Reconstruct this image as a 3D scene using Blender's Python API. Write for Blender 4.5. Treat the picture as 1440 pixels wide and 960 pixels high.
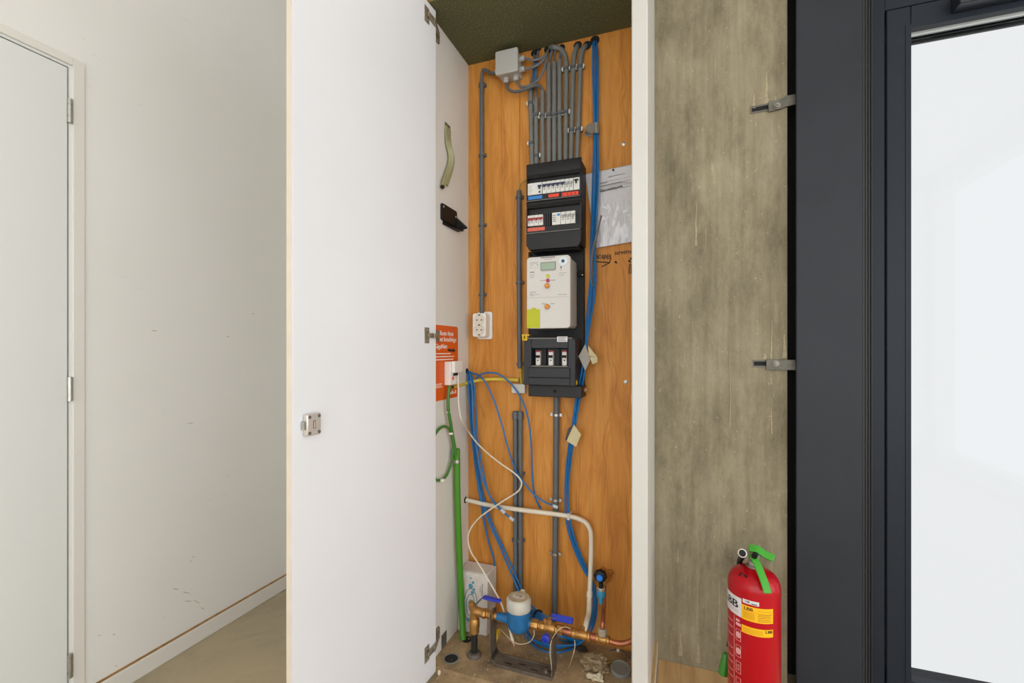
import bpy, bmesh, math, random
from mathutils import Vector, Matrix, noise
random.seed(7)
for o in list(bpy.data.objects): bpy.data.objects.remove(o, do_unlink=True)
SC = bpy.context.scene
COL = SC.collection

# ------------------------------------------------------------------ camera
CAM_H, FPX = 1.2, 640.0
YAW = math.atan(235.0 / FPX)
CA, SA = math.cos(YAW), math.sin(YAW)
cam = bpy.data.objects.new('camera', bpy.data.cameras.new('camera'))
COL.objects.link(cam)
cam.location = (0, 0, CAM_H)
cam.rotation_euler = (math.pi / 2, 0, YAW)
cam.data.sensor_width = 36
cam.data.lens = FPX / 1440 * 36
cam.data.shift_y = 10 / 1440
cam.data.clip_start = .05
SC.camera = cam

# ------------------------------------------------------------------ sky, exposure
w = bpy.data.worlds.new('world'); SC.world = w
w.use_nodes = True
bg = w.node_tree.nodes['Background']
bg.inputs[0].default_value = (.985, .995, 1.0, 1)
bg.inputs[1].default_value = 2.0
SC.view_settings.view_transform = 'Standard'
SC.view_settings.look = 'None'
SC.view_settings.gamma = 1
SC.view_settings.use_curve_mapping = False
SC.view_settings.exposure = 0.44

# ------------------------------------------------------------------ helpers
def ray(px, py):
    u = (px - 720) / FPX; v = (490 - py) / FPX
    return (-SA + CA * u, CA + SA * u, v)
def atY(px, py, Y):
    d = ray(px, py); t = Y / d[1]
    return Vector((d[0] * t, Y, CAM_H + d[2] * t))
def atX(px, py, X):
    d = ray(px, py); t = X / d[0]
    return Vector((X, d[1] * t, CAM_H + d[2] * t))
def atZ(px, py, Z):
    d = ray(px, py); t = (Z - CAM_H) / d[2]
    return Vector((d[0] * t, d[1] * t, Z))
def hx(s):
    s = s.lstrip('#'); v = [int(s[i:i + 2], 16) / 255 for i in (0, 2, 4)]
    return tuple(x / 12.92 if x <= .04045 else ((x + .055) / 1.055) ** 2.4 for x in v)

MATS = {}
def mat(name, col, rough=.5, metal=0.0, var=0.0, scale=20, stretch=(1, 1, 1), bump=0.0, coat=0.0, detail=4, trans=0.0, alpha=1.0, spec=.5):
    if name in MATS: return MATS[name]
    if isinstance(col, str): col = hx(col)
    m = bpy.data.materials.new(name); m.use_nodes = True
    nt = m.node_tree; b = nt.nodes['Principled BSDF']
    b.inputs['Base Color'].default_value = (*col, 1)
    b.inputs['Roughness'].default_value = rough
    b.inputs['Metallic'].default_value = metal
    b.inputs['Specular IOR Level'].default_value = spec
    b.inputs['Coat Weight'].default_value = coat
    b.inputs['Transmission Weight'].default_value = trans
    b.inputs['Alpha'].default_value = alpha
    tc = nt.nodes.new('ShaderNodeTexCoord'); mp = nt.nodes.new('ShaderNodeMapping')
    mp.inputs['Scale'].default_value = stretch
    nz = nt.nodes.new('ShaderNodeTexNoise'); nz.inputs['Scale'].default_value = scale; nz.inputs['Detail'].default_value = detail
    nt.links.new(tc.outputs['Object'], mp.inputs[0]); nt.links.new(mp.outputs[0], nz.inputs['Vector'])
    if var:
        r = nt.nodes.new('ShaderNodeValToRGB')
        r.color_ramp.elements[0].position = .3; r.color_ramp.elements[1].position = .7
        r.color_ramp.elements[0].color = (*[max(0, c * (1 - var)) for c in col], 1)
        r.color_ramp.elements[1].color = (*[min(1, c * (1 + var)) for c in col], 1)
        nt.links.new(nz.outputs['Fac'], r.inputs[0]); nt.links.new(r.outputs[0], b.inputs['Base Color'])
    if bump:
        bp = nt.nodes.new('ShaderNodeBump'); bp.inputs['Strength'].default_value = bump; bp.inputs['Distance'].default_value = .002
        nt.links.new(nz.outputs['Fac'], bp.inputs['Height']); nt.links.new(bp.outputs[0], b.inputs['Normal'])
    MATS[name] = m
    return m

class G:
    """small node graph writer"""
    def __init__(s, name, rough=.6, spec=.4):
        s.m = bpy.data.materials.new(name); s.m.use_nodes = True; MATS[name] = s.m
        s.nt = s.m.node_tree; s.b = s.nt.nodes['Principled BSDF']
        s.b.inputs['Roughness'].default_value = rough; s.b.inputs['Specular IOR Level'].default_value = spec
        s.tc = s.nt.nodes.new('ShaderNodeTexCoord')
    def link(s, a, b): s.nt.links.new(a, b)
    def coords(s, sc=(1, 1, 1)):
        mp = s.nt.nodes.new('ShaderNodeMapping'); mp.inputs['Scale'].default_value = sc
        s.link(s.tc.outputs['Object'], mp.inputs[0]); return mp.outputs[0]
    def noise(s, vec, scale=5, detail=6, rough=.55, dist=0):
        n = s.nt.nodes.new('ShaderNodeTexNoise'); n.inputs['Scale'].default_value = scale; n.inputs['Detail'].default_value = detail
        n.inputs['Roughness'].default_value = rough; n.inputs['Distortion'].default_value = dist
        s.link(vec, n.inputs['Vector']); return n.outputs['Fac']
    def wave(s, vec, scale=5, dist=5, detail=3, direction='X', dscale=1):
        n = s.nt.nodes.new('ShaderNodeTexWave'); n.inputs['Scale'].default_value = scale; n.inputs['Distortion'].default_value = dist
        n.inputs['Detail'].default_value = detail; n.inputs['Detail Scale'].default_value = dscale; n.bands_direction = direction
        s.link(vec, n.inputs['Vector']); return n.outputs['Fac']
    def ramp(s, fac, stops):
        r = s.nt.nodes.new('ShaderNodeValToRGB'); e = r.color_ramp.elements
        e[0].position, e[0].color = stops[0][0], (*stops[0][1], 1); e[1].position, e[1].color = stops[-1][0], (*stops[-1][1], 1)
        for p, c in stops[1:-1]:
            x = e.new(p); x.color = (*c, 1)
        s.link(fac, r.inputs[0]); return r.outputs[0]
    def mix(s, fac, a, b, mode='MIX'):
        n = s.nt.nodes.new('ShaderNodeMix'); n.data_type = 'RGBA'; n.blend_type = mode
        if isinstance(fac, float): n.inputs[0].default_value = fac
        else: s.link(fac, n.inputs[0])
        for i, v in ((6, a), (7, b)):
            if isinstance(v, tuple): n.inputs[i].default_value = (*v, 1)
            else: s.link(v, n.inputs[i])
        return n.outputs[2]
    def bump(s, h, strength=.3, dist=.002):
        bp = s.nt.nodes.new('ShaderNodeBump'); bp.inputs['Strength'].default_value = strength; bp.inputs['Distance'].default_value = dist
        s.link(h, bp.inputs['Height']); s.link(bp.outputs[0], s.b.inputs['Normal'])
    def color(s, c): s.link(c, s.b.inputs['Base Color'])

def make_surfaces():
    # plywood back board
    g = G('plywood', .55, .35)
    v = g.coords((1, 1, .16))
    a = g.noise(v, 16, 8, .62, .9)
    base = g.ramp(a, [(.28, hx('#b4702a')), (.5, hx('#d38f3e')), (.74, hx('#e0a254'))])
    wv = g.wave(g.coords((1, 1, .22)), 5.0, 9, 3, 'X', 1.4)
    lines = g.ramp(wv, [(.0, (1, 1, 1)), (.05, (.70, .58, .46)), (.16, (1, 1, 1)), (1, (1, 1, 1))])
    c = g.mix(.55, base, lines, 'MULTIPLY')
    big = g.noise(g.coords((1, 1, .5)), 2.2, 3)
    c = g.mix(.6, c, g.ramp(big, [(.3, (.78, .7, .62)), (.65, (1, 1, 1))]), 'MULTIPLY')
    fine = g.noise(g.coords((1, 1, .03)), 190, 2)
    c = g.mix(.25, c, g.ramp(fine, [(.35, (.7, .6, .5)), (.6, (1, 1, 1))]), 'MULTIPLY')
    g.color(c); g.bump(fine, .1)
    # board formed concrete
    g = G('concrete', .75, .3)
    n1 = g.noise(g.coords((1, 1, .4)), 7.5, 12, .74, .1)
    c = g.ramp(n1, [(.32, hx('#726954')), (.5, hx('#938970')), (.70, hx('#a89e85'))])
    blot = g.noise(g.coords((1, 1, .45)), 2.6, 5, .6)
    c = g.mix(.65, c, g.ramp(blot, [(.32, (.70, .70, .68)), (.6, (1, 1, 1))]), 'MULTIPLY')
    ver = g.noise(g.coords((1, 1, .05)), 45, 4, .6, .2)
    c = g.mix(.45, c, g.ramp(ver, [(.35, (.62, .61, .58)), (.62, (1, 1, 1))]), 'MULTIPLY')
    st = g.noise(g.coords((1, 1, .07)), 16, 7, .65, .9)
    c = g.mix(g.ramp(st, [(.655, (0, 0, 0)), (.70, (.38, .38, .38))]), c, hx('#c3b698'))
    c = g.mix(g.ramp(st, [(.27, (.5, .5, .5)), (.33, (0, 0, 0))]), c, hx('#5c5342'))
    sp = g.noise(g.coords((1, 1, .6)), 130, 4, .65)
    c = g.mix(g.ramp(sp, [(.66, (0, 0, 0)), (.72, (.6, .6, .6))]), c, hx('#cfc3a8'))
    c = g.mix(g.ramp(sp, [(.30, (.5, .5, .5)), (.36, (0, 0, 0))]), c, hx('#6a614e'))
    g.color(c); g.bump(sp, .25)
    # power floated floor
    g = G('floor_concrete', .5, .4)
    n1 = g.noise(g.coords(), 2.6, 8, .65, .6)
    c = g.ramp(n1, [(.3, hx('#958a74')), (.5, hx('#ab9d82')), (.7, hx('#b8a685'))])
    sp = g.noise(g.coords(), 60, 3, .6)
    c = g.mix(g.ramp(sp, [(.72, (0, 0, 0)), (.78, (.4, .4, .4))]), c, hx('#d5cfc0'))
    g.color(c); g.bump(n1, .1)
    # dirty chipboard base
    g = G('dirty_board', .9, .2)
    n1 = g.noise(g.coords(), 9, 9, .7, .4)
    c = g.ramp(n1, [(.28, hx('#6a5a47')), (.5, hx('#a08765')), (.72, hx('#bda27c'))])
    sp = g.noise(g.coords(), 90, 4, .7)
    c = g.mix(g.ramp(sp, [(.64, (0, 0, 0)), (.74, (.6, .6, .6))]), c, hx('#b9a684'))
    g.color(c); g.bump(sp, .7, .004)
    # moisture resistant green MDF
    g = G('green_mdf', .7, .25)
    sp = g.noise(g.coords(), 150, 4, .75)
    c = g.ramp(sp, [(.3, hx('#4b4b30')), (.55, hx('#646445')), (.72, hx('#8b8b70'))])
    big = g.noise(g.coords(), 3, 3)
    c = g.mix(.6, c, g.ramp(big, [(.3, (.8, .8, .8)), (.7, (1, 1, 1))]), 'MULTIPLY')
    g.color(c)
    # scuffed white wall
    g = G('plaster', .7, .25)
    n1 = g.noise(g.coords(), 1.6, 4)
    c = g.ramp(n1, [(.3, hx('#e3e1db')), (.7, hx('#e8e6e1'))])
    sc = g.noise(g.coords((1, 1.4, 7)), 7, 6, .7, 1.2)
    c = g.mix(g.ramp(sc, [(.665, (0, 0, 0)), (.72, (.22, .22, .22))]), c, hx('#9f978a'))
    g.color(c)
    # melamine door, faint grime
    g = G('melamine', .38, .45)
    n1 = g.noise(g.coords(), 2.5, 4)
    c = g.ramp(n1, [(.3, hx('#e0e0e3')), (.7, hx('#e4e4e7'))])
    g.color(c)
    # coated steel column with scratches
    g = G('column_paint', .5, .22)
    n1 = g.noise(g.coords(), 3, 5)
    c = g.ramp(n1, [(.3, hx('#2a2d32')), (.7, hx('#303338'))])
    sc = g.noise(g.coords((1.2, 1, 1)), 8, 7, .75, 2.5)
    c = g.mix(g.ramp(sc, [(.735, (0, 0, 0)), (.76, (.35, .35, .35))]), c, hx('#9a958c'))
    g.color(c); g.bump(g.noise(g.coords(), 300, 2), .08)
    # kraft / dirty carton
    g = G('carton', .7, .3)
    n1 = g.noise(g.coords(), 14, 6, .65)
    c = g.ramp(n1, [(.3, hx('#c9beb3')), (.6, hx('#ddd6ce'))])
    g.color(c)
    g = G('raw_wood', .7, .3)
    n1 = g.noise(g.coords((1, .12, 1)), 30, 6, .6, .5)
    c = g.ramp(n1, [(.3, hx('#ad8757')), (.7, hx('#d2ae7c'))])
    g.color(c)
make_surfaces()
WHITE = mat('white_plastic', '#e6e1d9', .4)
GREY = mat('conduit_grey', '#70716d', .5, var=.08, scale=30)
GREYD = mat('conduit_dark', '#5b5e60', .5, var=.06, scale=30)
SCREW = mat('screw_highlight', '#dcdad4', .3, .2)  # pale colour paints the highlight on the clip screws
HINGE = mat('hinge_nickel', '#8d8270', .4, .45, var=.3, scale=60)
GREYL = mat('box_grey', '#b3b1aa', .5)
CLIPG = mat('clip_grey', '#55575a', .5)
STEEL = mat('zinc_steel', '#b9b7b0', .35, 1.0, var=.15, scale=60)
DSTEEL = mat('worn_steel', '#6f6b62', .6, .5, var=.25, scale=40, bump=.3)
BLACK = mat('black_plastic', '#1f1f20', .45, spec=.35)
BLACK2 = mat('black_plate', '#141415', .5, spec=.3)
ANTH = mat('anthracite_plastic', '#292a2e', .45, spec=.35)
DEEP = mat('deep_black', '#0b0b0c', .8)
BLUE = mat('blue_cable', '#1268a6', .32)
BLUEM = mat('blue_enamel', '#1d6396', .45, var=.15, scale=40)
BLUEH = mat('blue_handle', '#2438b0', .35)
BLUEK = mat('blue_knob', '#2a7de0', .35)
GREEN = mat('green_conduit', '#43881a', .45)
GREENC = mat('green_cable', '#41772a', .45)
YELLOW = mat('yellow_pipe', '#d9bd45', .45)
YEL = mat('yellow_plastic', '#d6b21c', .45)
CREAM = mat('cream_pipe', '#ddd3bf', .4, var=.04, scale=30)
BRASS = mat('brass', '#b98a4e', .42, .8, var=.2, scale=50, bump=.2)
COPPER = mat('copper', '#b06f50', .42, .8, var=.2, scale=50)
PAPER = mat('paper', '#d9d7d8', .6)
INK = mat('ink', '#1b1714', .7)
INKG = mat('grey_print', '#8d8a86', .7)
WPRINT = mat('white_print', '#f2e6dc', .6)
ORANGE = mat('orange_print', '#dd5a08', .5, var=.06, scale=6)
RED = mat('signal_red', '#b00014', .3, coat=.15, spec=.3)
REDL = mat('red_label', '#ea4526', .5)
REDT = mat('red_toggle', '#a3262a', .4)
NAVY = mat('navy_toggle', '#272d50', .4)
BLUEL = mat('blue_label', '#2a80cc', .5)
LIME = mat('lime_sticker', '#b3b60a', .5)
LCD = mat('lcd', '#93a68e', .2)
METERW = mat('meter_shell', '#cdc9c3', .45)
YSTICK = mat('yellow_sticker', '#f8b80c', .45)
GRN = mat('green_lever', '#3f9e2c', .35)
FRAME = mat('window_frame', '#22272f', .42, var=.05, scale=3, spec=.2)
TAPE = mat('duct_tape', '#8c867c', .45, .3)
TAPEB = mat('tape_back', '#c9bd93', .6)
ROPE = mat('string', '#c8b796', .8)
DIRT = mat('dirt_crumb', '#8d7a5f', .9, var=.3, scale=60, bump=.5)
RUBBLE = mat('crumpled_rag', '#9b8768', .9, var=.25, scale=40, bump=.6)
TISSUE = mat('tissue', '#cfc3a8', .8, var=.15, scale=40)
PAINTW = mat('white_gloss_paint', '#dfdbd3', .35)
PAINTS = mat('stile_paint', '#c9c6bf', .4, var=.02, scale=9)
DOORW = mat('flush_door_paint', '#dddeda', .5)
CAULK = mat('old_caulk', '#9b7442', .8, var=.3, scale=30)
MAGENTA = mat('magenta_button', '#b01a55', .4)
SEAL = mat('orange_seal', '#d9903f', .45)
OLIVE = mat('olive_cable', '#9a9770', .5)
OLIVED = mat('olive_cable_dark', '#63604e', .5)
GREYC = mat('grey_cable', '#6a6c70', .5)
CAPG = mat('grey_cap', '#7d7b74', .5, var=.1, scale=30)

class B:
    def __init__(s): s.bm = bmesh.new()
    def hull(s, pts, faces):
        vs = [s.bm.verts.new(p) for p in pts]
        for f in faces:
            try: s.bm.faces.new([vs[i] for i in f])
            except ValueError: pass
        return s
    def box(s, x0, x1, y0, y1, z0, z1):
        P = [(x, y, z) for x in (x0, x1) for y in (y0, y1) for z in (z0, z1)]
        return s.hull(P, [(0, 1, 3, 2), (4, 6, 7, 5), (0, 4, 5, 1), (2, 3, 7, 6), (0, 2, 6, 4), (1, 5, 7, 3)])
    def obox(s, c, a, b, d):
        c, a, b, d = Vector(c), Vector(a), Vector(b), Vector(d)
        P = [c + i * a + j * b + k * d for i in (-1, 1) for j in (-1, 1) for k in (-1, 1)]
        return s.hull(P, [(0, 1, 3, 2), (4, 6, 7, 5), (0, 4, 5, 1), (2, 3, 7, 6), (0, 2, 6, 4), (1, 5, 7, 3)])
    def prism(s, pts, vec):
        n = len(pts); vec = Vector(vec); pts = [Vector(p) for p in pts]
        return s.hull(pts + [p + vec for p in pts], [tuple(range(n))[::-1], tuple(range(n, 2 * n))] + [(i, (i + 1) % n, n + (i + 1) % n, n + i) for i in range(n)])
    def ring(s, c, a, b, r, n):
        return [s.bm.verts.new(Vector(c) + a * (r * math.cos(2 * math.pi * i / n)) + b * (r * math.sin(2 * math.pi * i / n))) for i in range(n)]
    def skin(s, rings, caps=True):
        n = len(rings[0])
        for r0, r1 in zip(rings, rings[1:]):
            for i in range(n): s.bm.faces.new((r0[i], r0[(i + 1) % n], r1[(i + 1) % n], r1[i]))
        if caps:
            s.bm.faces.new(rings[0][::-1]); s.bm.faces.new(rings[-1])
        return s
    def lathe(s, c, axis, prof, n=20, caps=True):
        z = Vector(axis).normalized(); a = z.orthogonal().normalized(); b = z.cross(a); c = Vector(c)
        return s.skin([s.ring(c + z * h, a, b, max(r, 1e-4), n) for r, h in prof], caps)
    def cyl(s, p0, p1, r0, r1=None, n=16):
        p0, p1 = Vector(p0), Vector(p1)
        return s.lathe(p0, p1 - p0, [(r0, 0), (r0 if r1 is None else r1, (p1 - p0).length)], n)
    def tube(s, pts, r, n=8, sub=6, smooth=True, flat=None):
        pts = [Vector(p) for p in pts]
        if smooth and len(pts) > 2: pts = spline(pts, sub)
        t0 = (pts[1] - pts[0]).normalized(); a = t0.orthogonal().normalized(); rings = []
        if flat is not None:
            a = (Vector(flat) - t0 * t0.dot(Vector(flat))).normalized()
        for i, p in enumerate(pts):
            t = (pts[min(i + 1, len(pts) - 1)] - pts[max(i - 1, 0)]).normalized()
            a = (a - t * a.dot(t)).normalized(); b = t.cross(a)
            rr = r[min(i * len(r) // len(pts), len(r) - 1)] if isinstance(r, (list, tuple)) else r
            rings.append(s.ring(p, a, b, rr, n))
        return s.skin(rings)
    def ribbon(s, pts, wdirs, hw, th, sub=6):
        """flat strip; wdirs gives the width direction at each point"""
        pts = [Vector(p) for p in pts]; wd = [Vector(d) for d in wdirs]
        P = spline(pts, sub); W = spline(wd, sub); rings = []
        for i, p in enumerate(P):
            t = (P[min(i + 1, len(P) - 1)] - P[max(i - 1, 0)]).normalized()
            a = (W[i] - t * W[i].dot(t)).normalized(); b = t.cross(a)
            rings.append([s.bm.verts.new(q) for q in (p + a * hw + b * th, p - a * hw + b * th, p - a * hw - b * th, p + a * hw - b * th)])
        return s.skin(rings)
    def lump(s, c, rx, ry, rz, seed=0, amp=.3, sub=3):
        r = bmesh.ops.create_icosphere(s.bm, subdivisions=sub, radius=1)
        off = Vector((seed * 1.7, seed * .9, -seed * .6))
        for v in r['verts']:
            f = 1 + amp * (noise.noise(v.co * 1.6 + off) * .9 + abs(noise.noise(v.co * 3.6 - off)) * .8 + noise.noise(v.co * 8 + off) * .25)
            v.co = Vector(c) + Vector((v.co.x * rx * f, v.co.y * ry * f, v.co.z * rz * f))
        return s
    def rrect(s, o, u, v, W, H, rad, depth, seg=5):
        """rounded rectangle slab; o = lower left of the face, depth vector"""
        o, u, v, depth = Vector(o), Vector(u), Vector(v), Vector(depth); pts = []
        for cx, cy, a0 in ((W - rad, rad, -90), (W - rad, H - rad, 0), (rad, H - rad, 90), (rad, rad, 180)):
            for k in range(seg + 1):
                a = math.radians(a0 + 90 * k / seg)
                pts.append(o + u * (cx + rad * math.cos(a)) + v * (cy + rad * math.sin(a)))
        return s.prism(pts, depth)

def spline(pts, sub=6):
    out = []; n = len(pts)
    for i in range(n - 1):
        p0, p1, p2, p3 = pts[max(i - 1, 0)], pts[i], pts[i + 1], pts[min(i + 2, n - 1)]
        for k in range(sub):
            t = k / sub
            out.append(.5 * ((2 * p1) + (p2 - p0) * t + (2 * p0 - 5 * p1 + 4 * p2 - p3) * t * t + (3 * p1 - p0 - 3 * p2 + p3) * t ** 3))
    out.append(pts[-1]); return out

ORG = {}
def finish(o, label=None, cat=None, group=None, kind=None):
    if label: o['label'] = label
    if cat: o['category'] = cat
    if group: o['group'] = group
    if kind: o['kind'] = kind
    return o
def thing(name, loc, label=None, cat=None, group=None, kind=None):
    o = bpy.data.objects.new(name, None); o.empty_display_size = .05; COL.objects.link(o)
    o.location = loc; ORG[o.name] = Vector(loc)
    return finish(o, label, cat, group, kind)
def obj(name, b, m, parent=None, label=None, cat=None, group=None, kind=None, bevel=0, flat=False):
    bm = b.bm if isinstance(b, B) else b
    bmesh.ops.recalc_face_normals(bm, faces=bm.faces)
    xs = [v.co for v in bm.verts]
    lo = Vector([min(c[i] for c in xs) for i in range(3)]); hi = Vector([max(c[i] for c in xs) for i in range(3)])
    org = Vector(((lo.x + hi.x) / 2, (lo.y + hi.y) / 2, lo.z))
    for v in bm.verts: v.co -= org
    me = bpy.data.meshes.new(name); bm.to_mesh(me); bm.free()
    if not flat:
        me.polygons.foreach_set('use_smooth', [True] * len(me.polygons)); me.set_sharp_from_angle(angle=math.radians(38))
    me.materials.append(m)
    o = bpy.data.objects.new(name, me); COL.objects.link(o); ORG[o.name] = org
    if parent:
        o.parent = parent; o.location = org - ORG[parent.name]
    else: o.location = org
    if bevel:
        md = o.modifiers.new('bevel', 'BEVEL'); md.width = bevel; md.segments = 2; md.limit_method = 'ANGLE'; md.angle_limit = math.radians(50)
    return finish(o, label, cat, group, kind)

def text_bm(txt, W=None, H=None, bold=0.0):
    """flat lettering as (verts, faces) in a unit frame scaled to W x H"""
    cu = bpy.data.curves.new('txt', 'FONT'); cu.body = txt; cu.size = 1; cu.resolution_u = 3
    ob = bpy.data.objects.new('txt', cu); COL.objects.link(ob)
    dg = bpy.context.evaluated_depsgraph_get()
    me = bpy.data.meshes.new_from_object(ob.evaluated_get(dg))
    vs = [v.co.copy() for v in me.vertices]; fs = [tuple(p.vertices) for p in me.polygons]
    bpy.data.objects.remove(ob); bpy.data.curves.remove(cu); bpy.data.meshes.remove(me)
    x0 = min(v.x for v in vs); x1 = max(v.x for v in vs); y0 = min(v.y for v in vs); y1 = max(v.y for v in vs)
    sy = H / (y1 - y0); sx = W / (x1 - x0) if W else sy
    pts = [((v.x - x0) * sx, (v.y - y0) * sy) for v in vs]
    if bold:
        n = len(pts); e = bold * H
        return [(x + e * d, y) for d in (-1, 0, 1) for x, y in pts], [tuple(i + n * k for i in f) for k in range(3) for f in fs]
    return pts, fs
def put_text(b, txt, o, u, v, W, H, bold=.035):
    o, u, v = Vector(o), Vector(u), Vector(v)
    vs, fs = text_bm(txt, W, H); n = u.cross(v)
    for k in (-1, 0, 1): b.hull([o + u * (x + k * bold * H) + v * y + n * (.00015 * (k + 1)) for x, y in vs], fs)
    return b
def strip(b, o, u, v, x0, x1, y0, y1):
    o, u, v = Vector(o), Vector(u), Vector(v)
    b.hull([o + u * x0 + v * y0, o + u * x1 + v * y0, o + u * x1 + v * y1, o + u * x0 + v * y1], [(0, 1, 2, 3)]); return b
X, Y, Z = Vector((1, 0, 0)), Vector((0, 1, 0)), Vector((0, 0, 1))

# ------------------------------------------------------------------ room
WL = -1.857      # left wall
WB = 1.84        # concrete wall face
RX, RY, RH = 2.5, -2.3, 3.0
obj('floor', B().box(WL - .15, RX + .2, RY - .2, 2.1, -.1, 0), MATS['floor_concrete'], kind='structure', label='grey brown power floated concrete floor')
obj('ceiling', B().box(WL - .15, RX + .2, RY - .2, 2.1, RH, RH + .12), mat('ceiling_paint', '#e4e2dd', .8), kind='structure', label='plain off white ceiling')
# left wall around the flush door
fr_r = atX(118, 90, WL); op = atX(95, 95, WL)
dz = op.z; dr = op.y; dl = dr - .93; ftop = fr_r.z; fr = fr_r.y
wl = B()
wl.box(WL - .14, WL, fr - .02, 2.1, 0, RH)
wl.box(WL - .14, WL, dl - .06, fr - .02, ftop - .02, RH)
wl.box(WL - .14, WL, RY, dl - .04, 0, RH)
wlo = obj('wall_left', wl, MATS['plaster'], kind='structure', label='scuffed off white wall with a flush door')
d = thing('door_1', (WL, (dl + dr) / 2, 0), 'white flush door with narrow frame in the left wall', None, kind='structure')
f = B()
f.box(WL - .10, WL + .006, dr + .012, fr, 0, ftop)
f.box(WL - .10, WL + .006, dl - .06, dl - .012, 0, ftop)
f.box(WL - .10, WL + .006, dl - .012, dr + .012, dz + .012, ftop)
obj('door_frame', f, PAINTW, d, bevel=.0015)
j = B()
j.box(WL - .10, WL - .002, dr + .004, dr + .012, 0, dz + .012); j.box(WL - .10, WL - .002, dl - .012, dl - .004, 0, dz + .012)
j.box(WL - .10, WL - .002, dl - .004, dr + .004, dz + .004, dz + .012)
obj('door_rebate', j, DOORW, d)
obj('rebate_shadow_gap', B().box(WL - .10, WL - .06, dl - .004, dr + .004, 0, dz + .004), DEEP, d)
obj('door_leaf', B().box(WL - .058, WL - .001, dl, dr, .008, dz), DOORW, d, bevel=.001)
for py in (155, 547, 937):
    p = atX(97, py, WL + .006); h = .078
    hg = B()
    for k in range(4):
        hg.cyl((WL + .005, dr + .004, p.z - h / 2 + k * h / 4 + .001), (WL + .005, dr + .004, p.z - h / 2 + (k + 1) * h / 4 - .001), .0075, n=12)
    hg.cyl((WL + .005, dr + .004, p.z - h / 2), (WL + .005, dr + .004, p.z + h / 2), .006, n=10)
    obj('hinge', hg, STEEL, d)
SCUFF = mat('scuff_mark', '#b6b0a4', .8, var=.15, scale=50)
for k, (px, py, L, sl) in enumerate(((272, 783, 6, -.3), (268, 789, 4, -.5), (247, 828, 9, .15), (262, 833, 12, .25), (277, 846, 9, .45), (285, 855, 6, .5), (265, 845, 10, .1), (160, 892, 5, -.2), (140, 893, 4, -.1), (217, 465, 8, .0), (320, 473, 5, .15), (268, 595, 9, -.1), (356, 441, 4, 0), (230, 868, 2, .2), (163, 936, 4, .1))):
    rnd = random.Random(k + 50); U_, D_ = [], []
    for i in range(6):
        f_ = i / 5; hw = .55 * math.sin(math.pi * (.1 + .8 * f_)) * (.6 + .7 * rnd.random()); xx = px - L / 2 + L * f_; yy = py + sl * L * (f_ - .5) + rnd.uniform(-.3, .3)
        U_.append(atX(xx, yy - hw, WL + .0004)); D_.append(atX(xx, yy + hw, WL + .0004))
    obj('scuff', B().hull(U_ + D_[::-1], [tuple(range(12))]), SCUFF, wlo)
bb = thing('baseboard_left', (WL, 1.4, 0), 'white baseboard with a cracked brown joint along the left wall', kind='structure')
obj('board', B().box(WL, WL + .014, fr, WB - .001, 0, .064), PAINTW, bb, bevel=.002)
obj('old_joint', B().box(WL, WL + .010, fr, WB - .001, .064, .0675), CAULK, bb)

# back wall: raw concrete, plastered part behind the cupboard door
MORTAR = mat('mortar_run', '#a4977b', .85, var=.18, scale=60)
wbk = obj('wall_back', B().box(-.95, .3577, WB, 2.08, 0, RH), MATS['concrete'], kind='structure', label='streaked raw concrete wall beside the cupboard')
for k, (px, py0, py1, wpx) in enumerate(((1060, 132, 152, 2.2), (1078, 100, 147, 3.0), (1091, 135, 143, 1.6), (1063, 160, 178, 1.2), (1076, 496, 505, 3.0), (1085, 450, 505, 1.3), (1103, 470, 503, 3.2), (1085, 525, 540, 1.0), (1085, 560, 610, .9), (979, 283, 345, 1.6), (1085, 760, 812, 1.4), (982, 905, 932, 3.4), (957, 890, 922, 3.2), (981, 800, 890, .9), (953, 770, 790, 1.2), (1027, 470, 600, .6), (1011, 820, 900, 2.6))):
    rnd = random.Random(k); L_, R_ = [], []
    for i in range(7):
        f_ = i / 6; yy = py0 + (py1 - py0) * f_; hw = wpx * (.25 + .75 * f_ ** 1.3) * (.8 + .4 * rnd.random()); cx_ = px + rnd.uniform(-.8, .8)
        L_.append(atY(cx_ - hw, yy, WB - .0011)); R_.append(atY(cx_ + hw, yy, WB - .0011))
    obj('mortar_run', B().prism(L_ + R_[::-1], (0, .001, 0)), MORTAR, wbk)
obj('wall_rear', B().box(WL, -.951, WB, 2.08, 0, RH), MATS['plaster'], kind='structure', label='plastered wall strip behind the open cupboard door')
obj('gap_shade_backing', B().box(.3578, .60, 1.93, 2.06, 0, RH), DEEP, kind='structure', label='black backing for the painted shade in the gap between concrete and steel column')  # black sheet puts the shade of the open recess into colour
# unseen open sides behind the camera and on the right, added and sized for daylight
wr = B()
wr.box(RX, RX + .15, RY, 2.08, 0, .15); wr.box(RX, RX + .15, RY, 2.08, 2.8, RH); wr.box(RX, RX + .15, 1.5, 2.08, .15, 2.8); wr.box(RX, RX + .15, RY, RY + .1, .15, 2.8)
obj('wall_right', wr, MATS['plaster'], kind='structure', label='unseen right wall with a wide opening added to let in daylight')
wf = B()
wf.box(WL, RX, RY - .15, RY, 0, .15); wf.box(WL, RX, RY - .15, RY, 2.8, RH); wf.box(WL, WL + .1, RY - .15, RY, .15, 2.8); wf.box(RX - .1, RX, RY - .15, RY, .15, 2.8)
obj('wall_front', wf, MATS['plaster'], kind='structure', label='unseen wall behind the viewer with a wide opening added to let in daylight')

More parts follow.
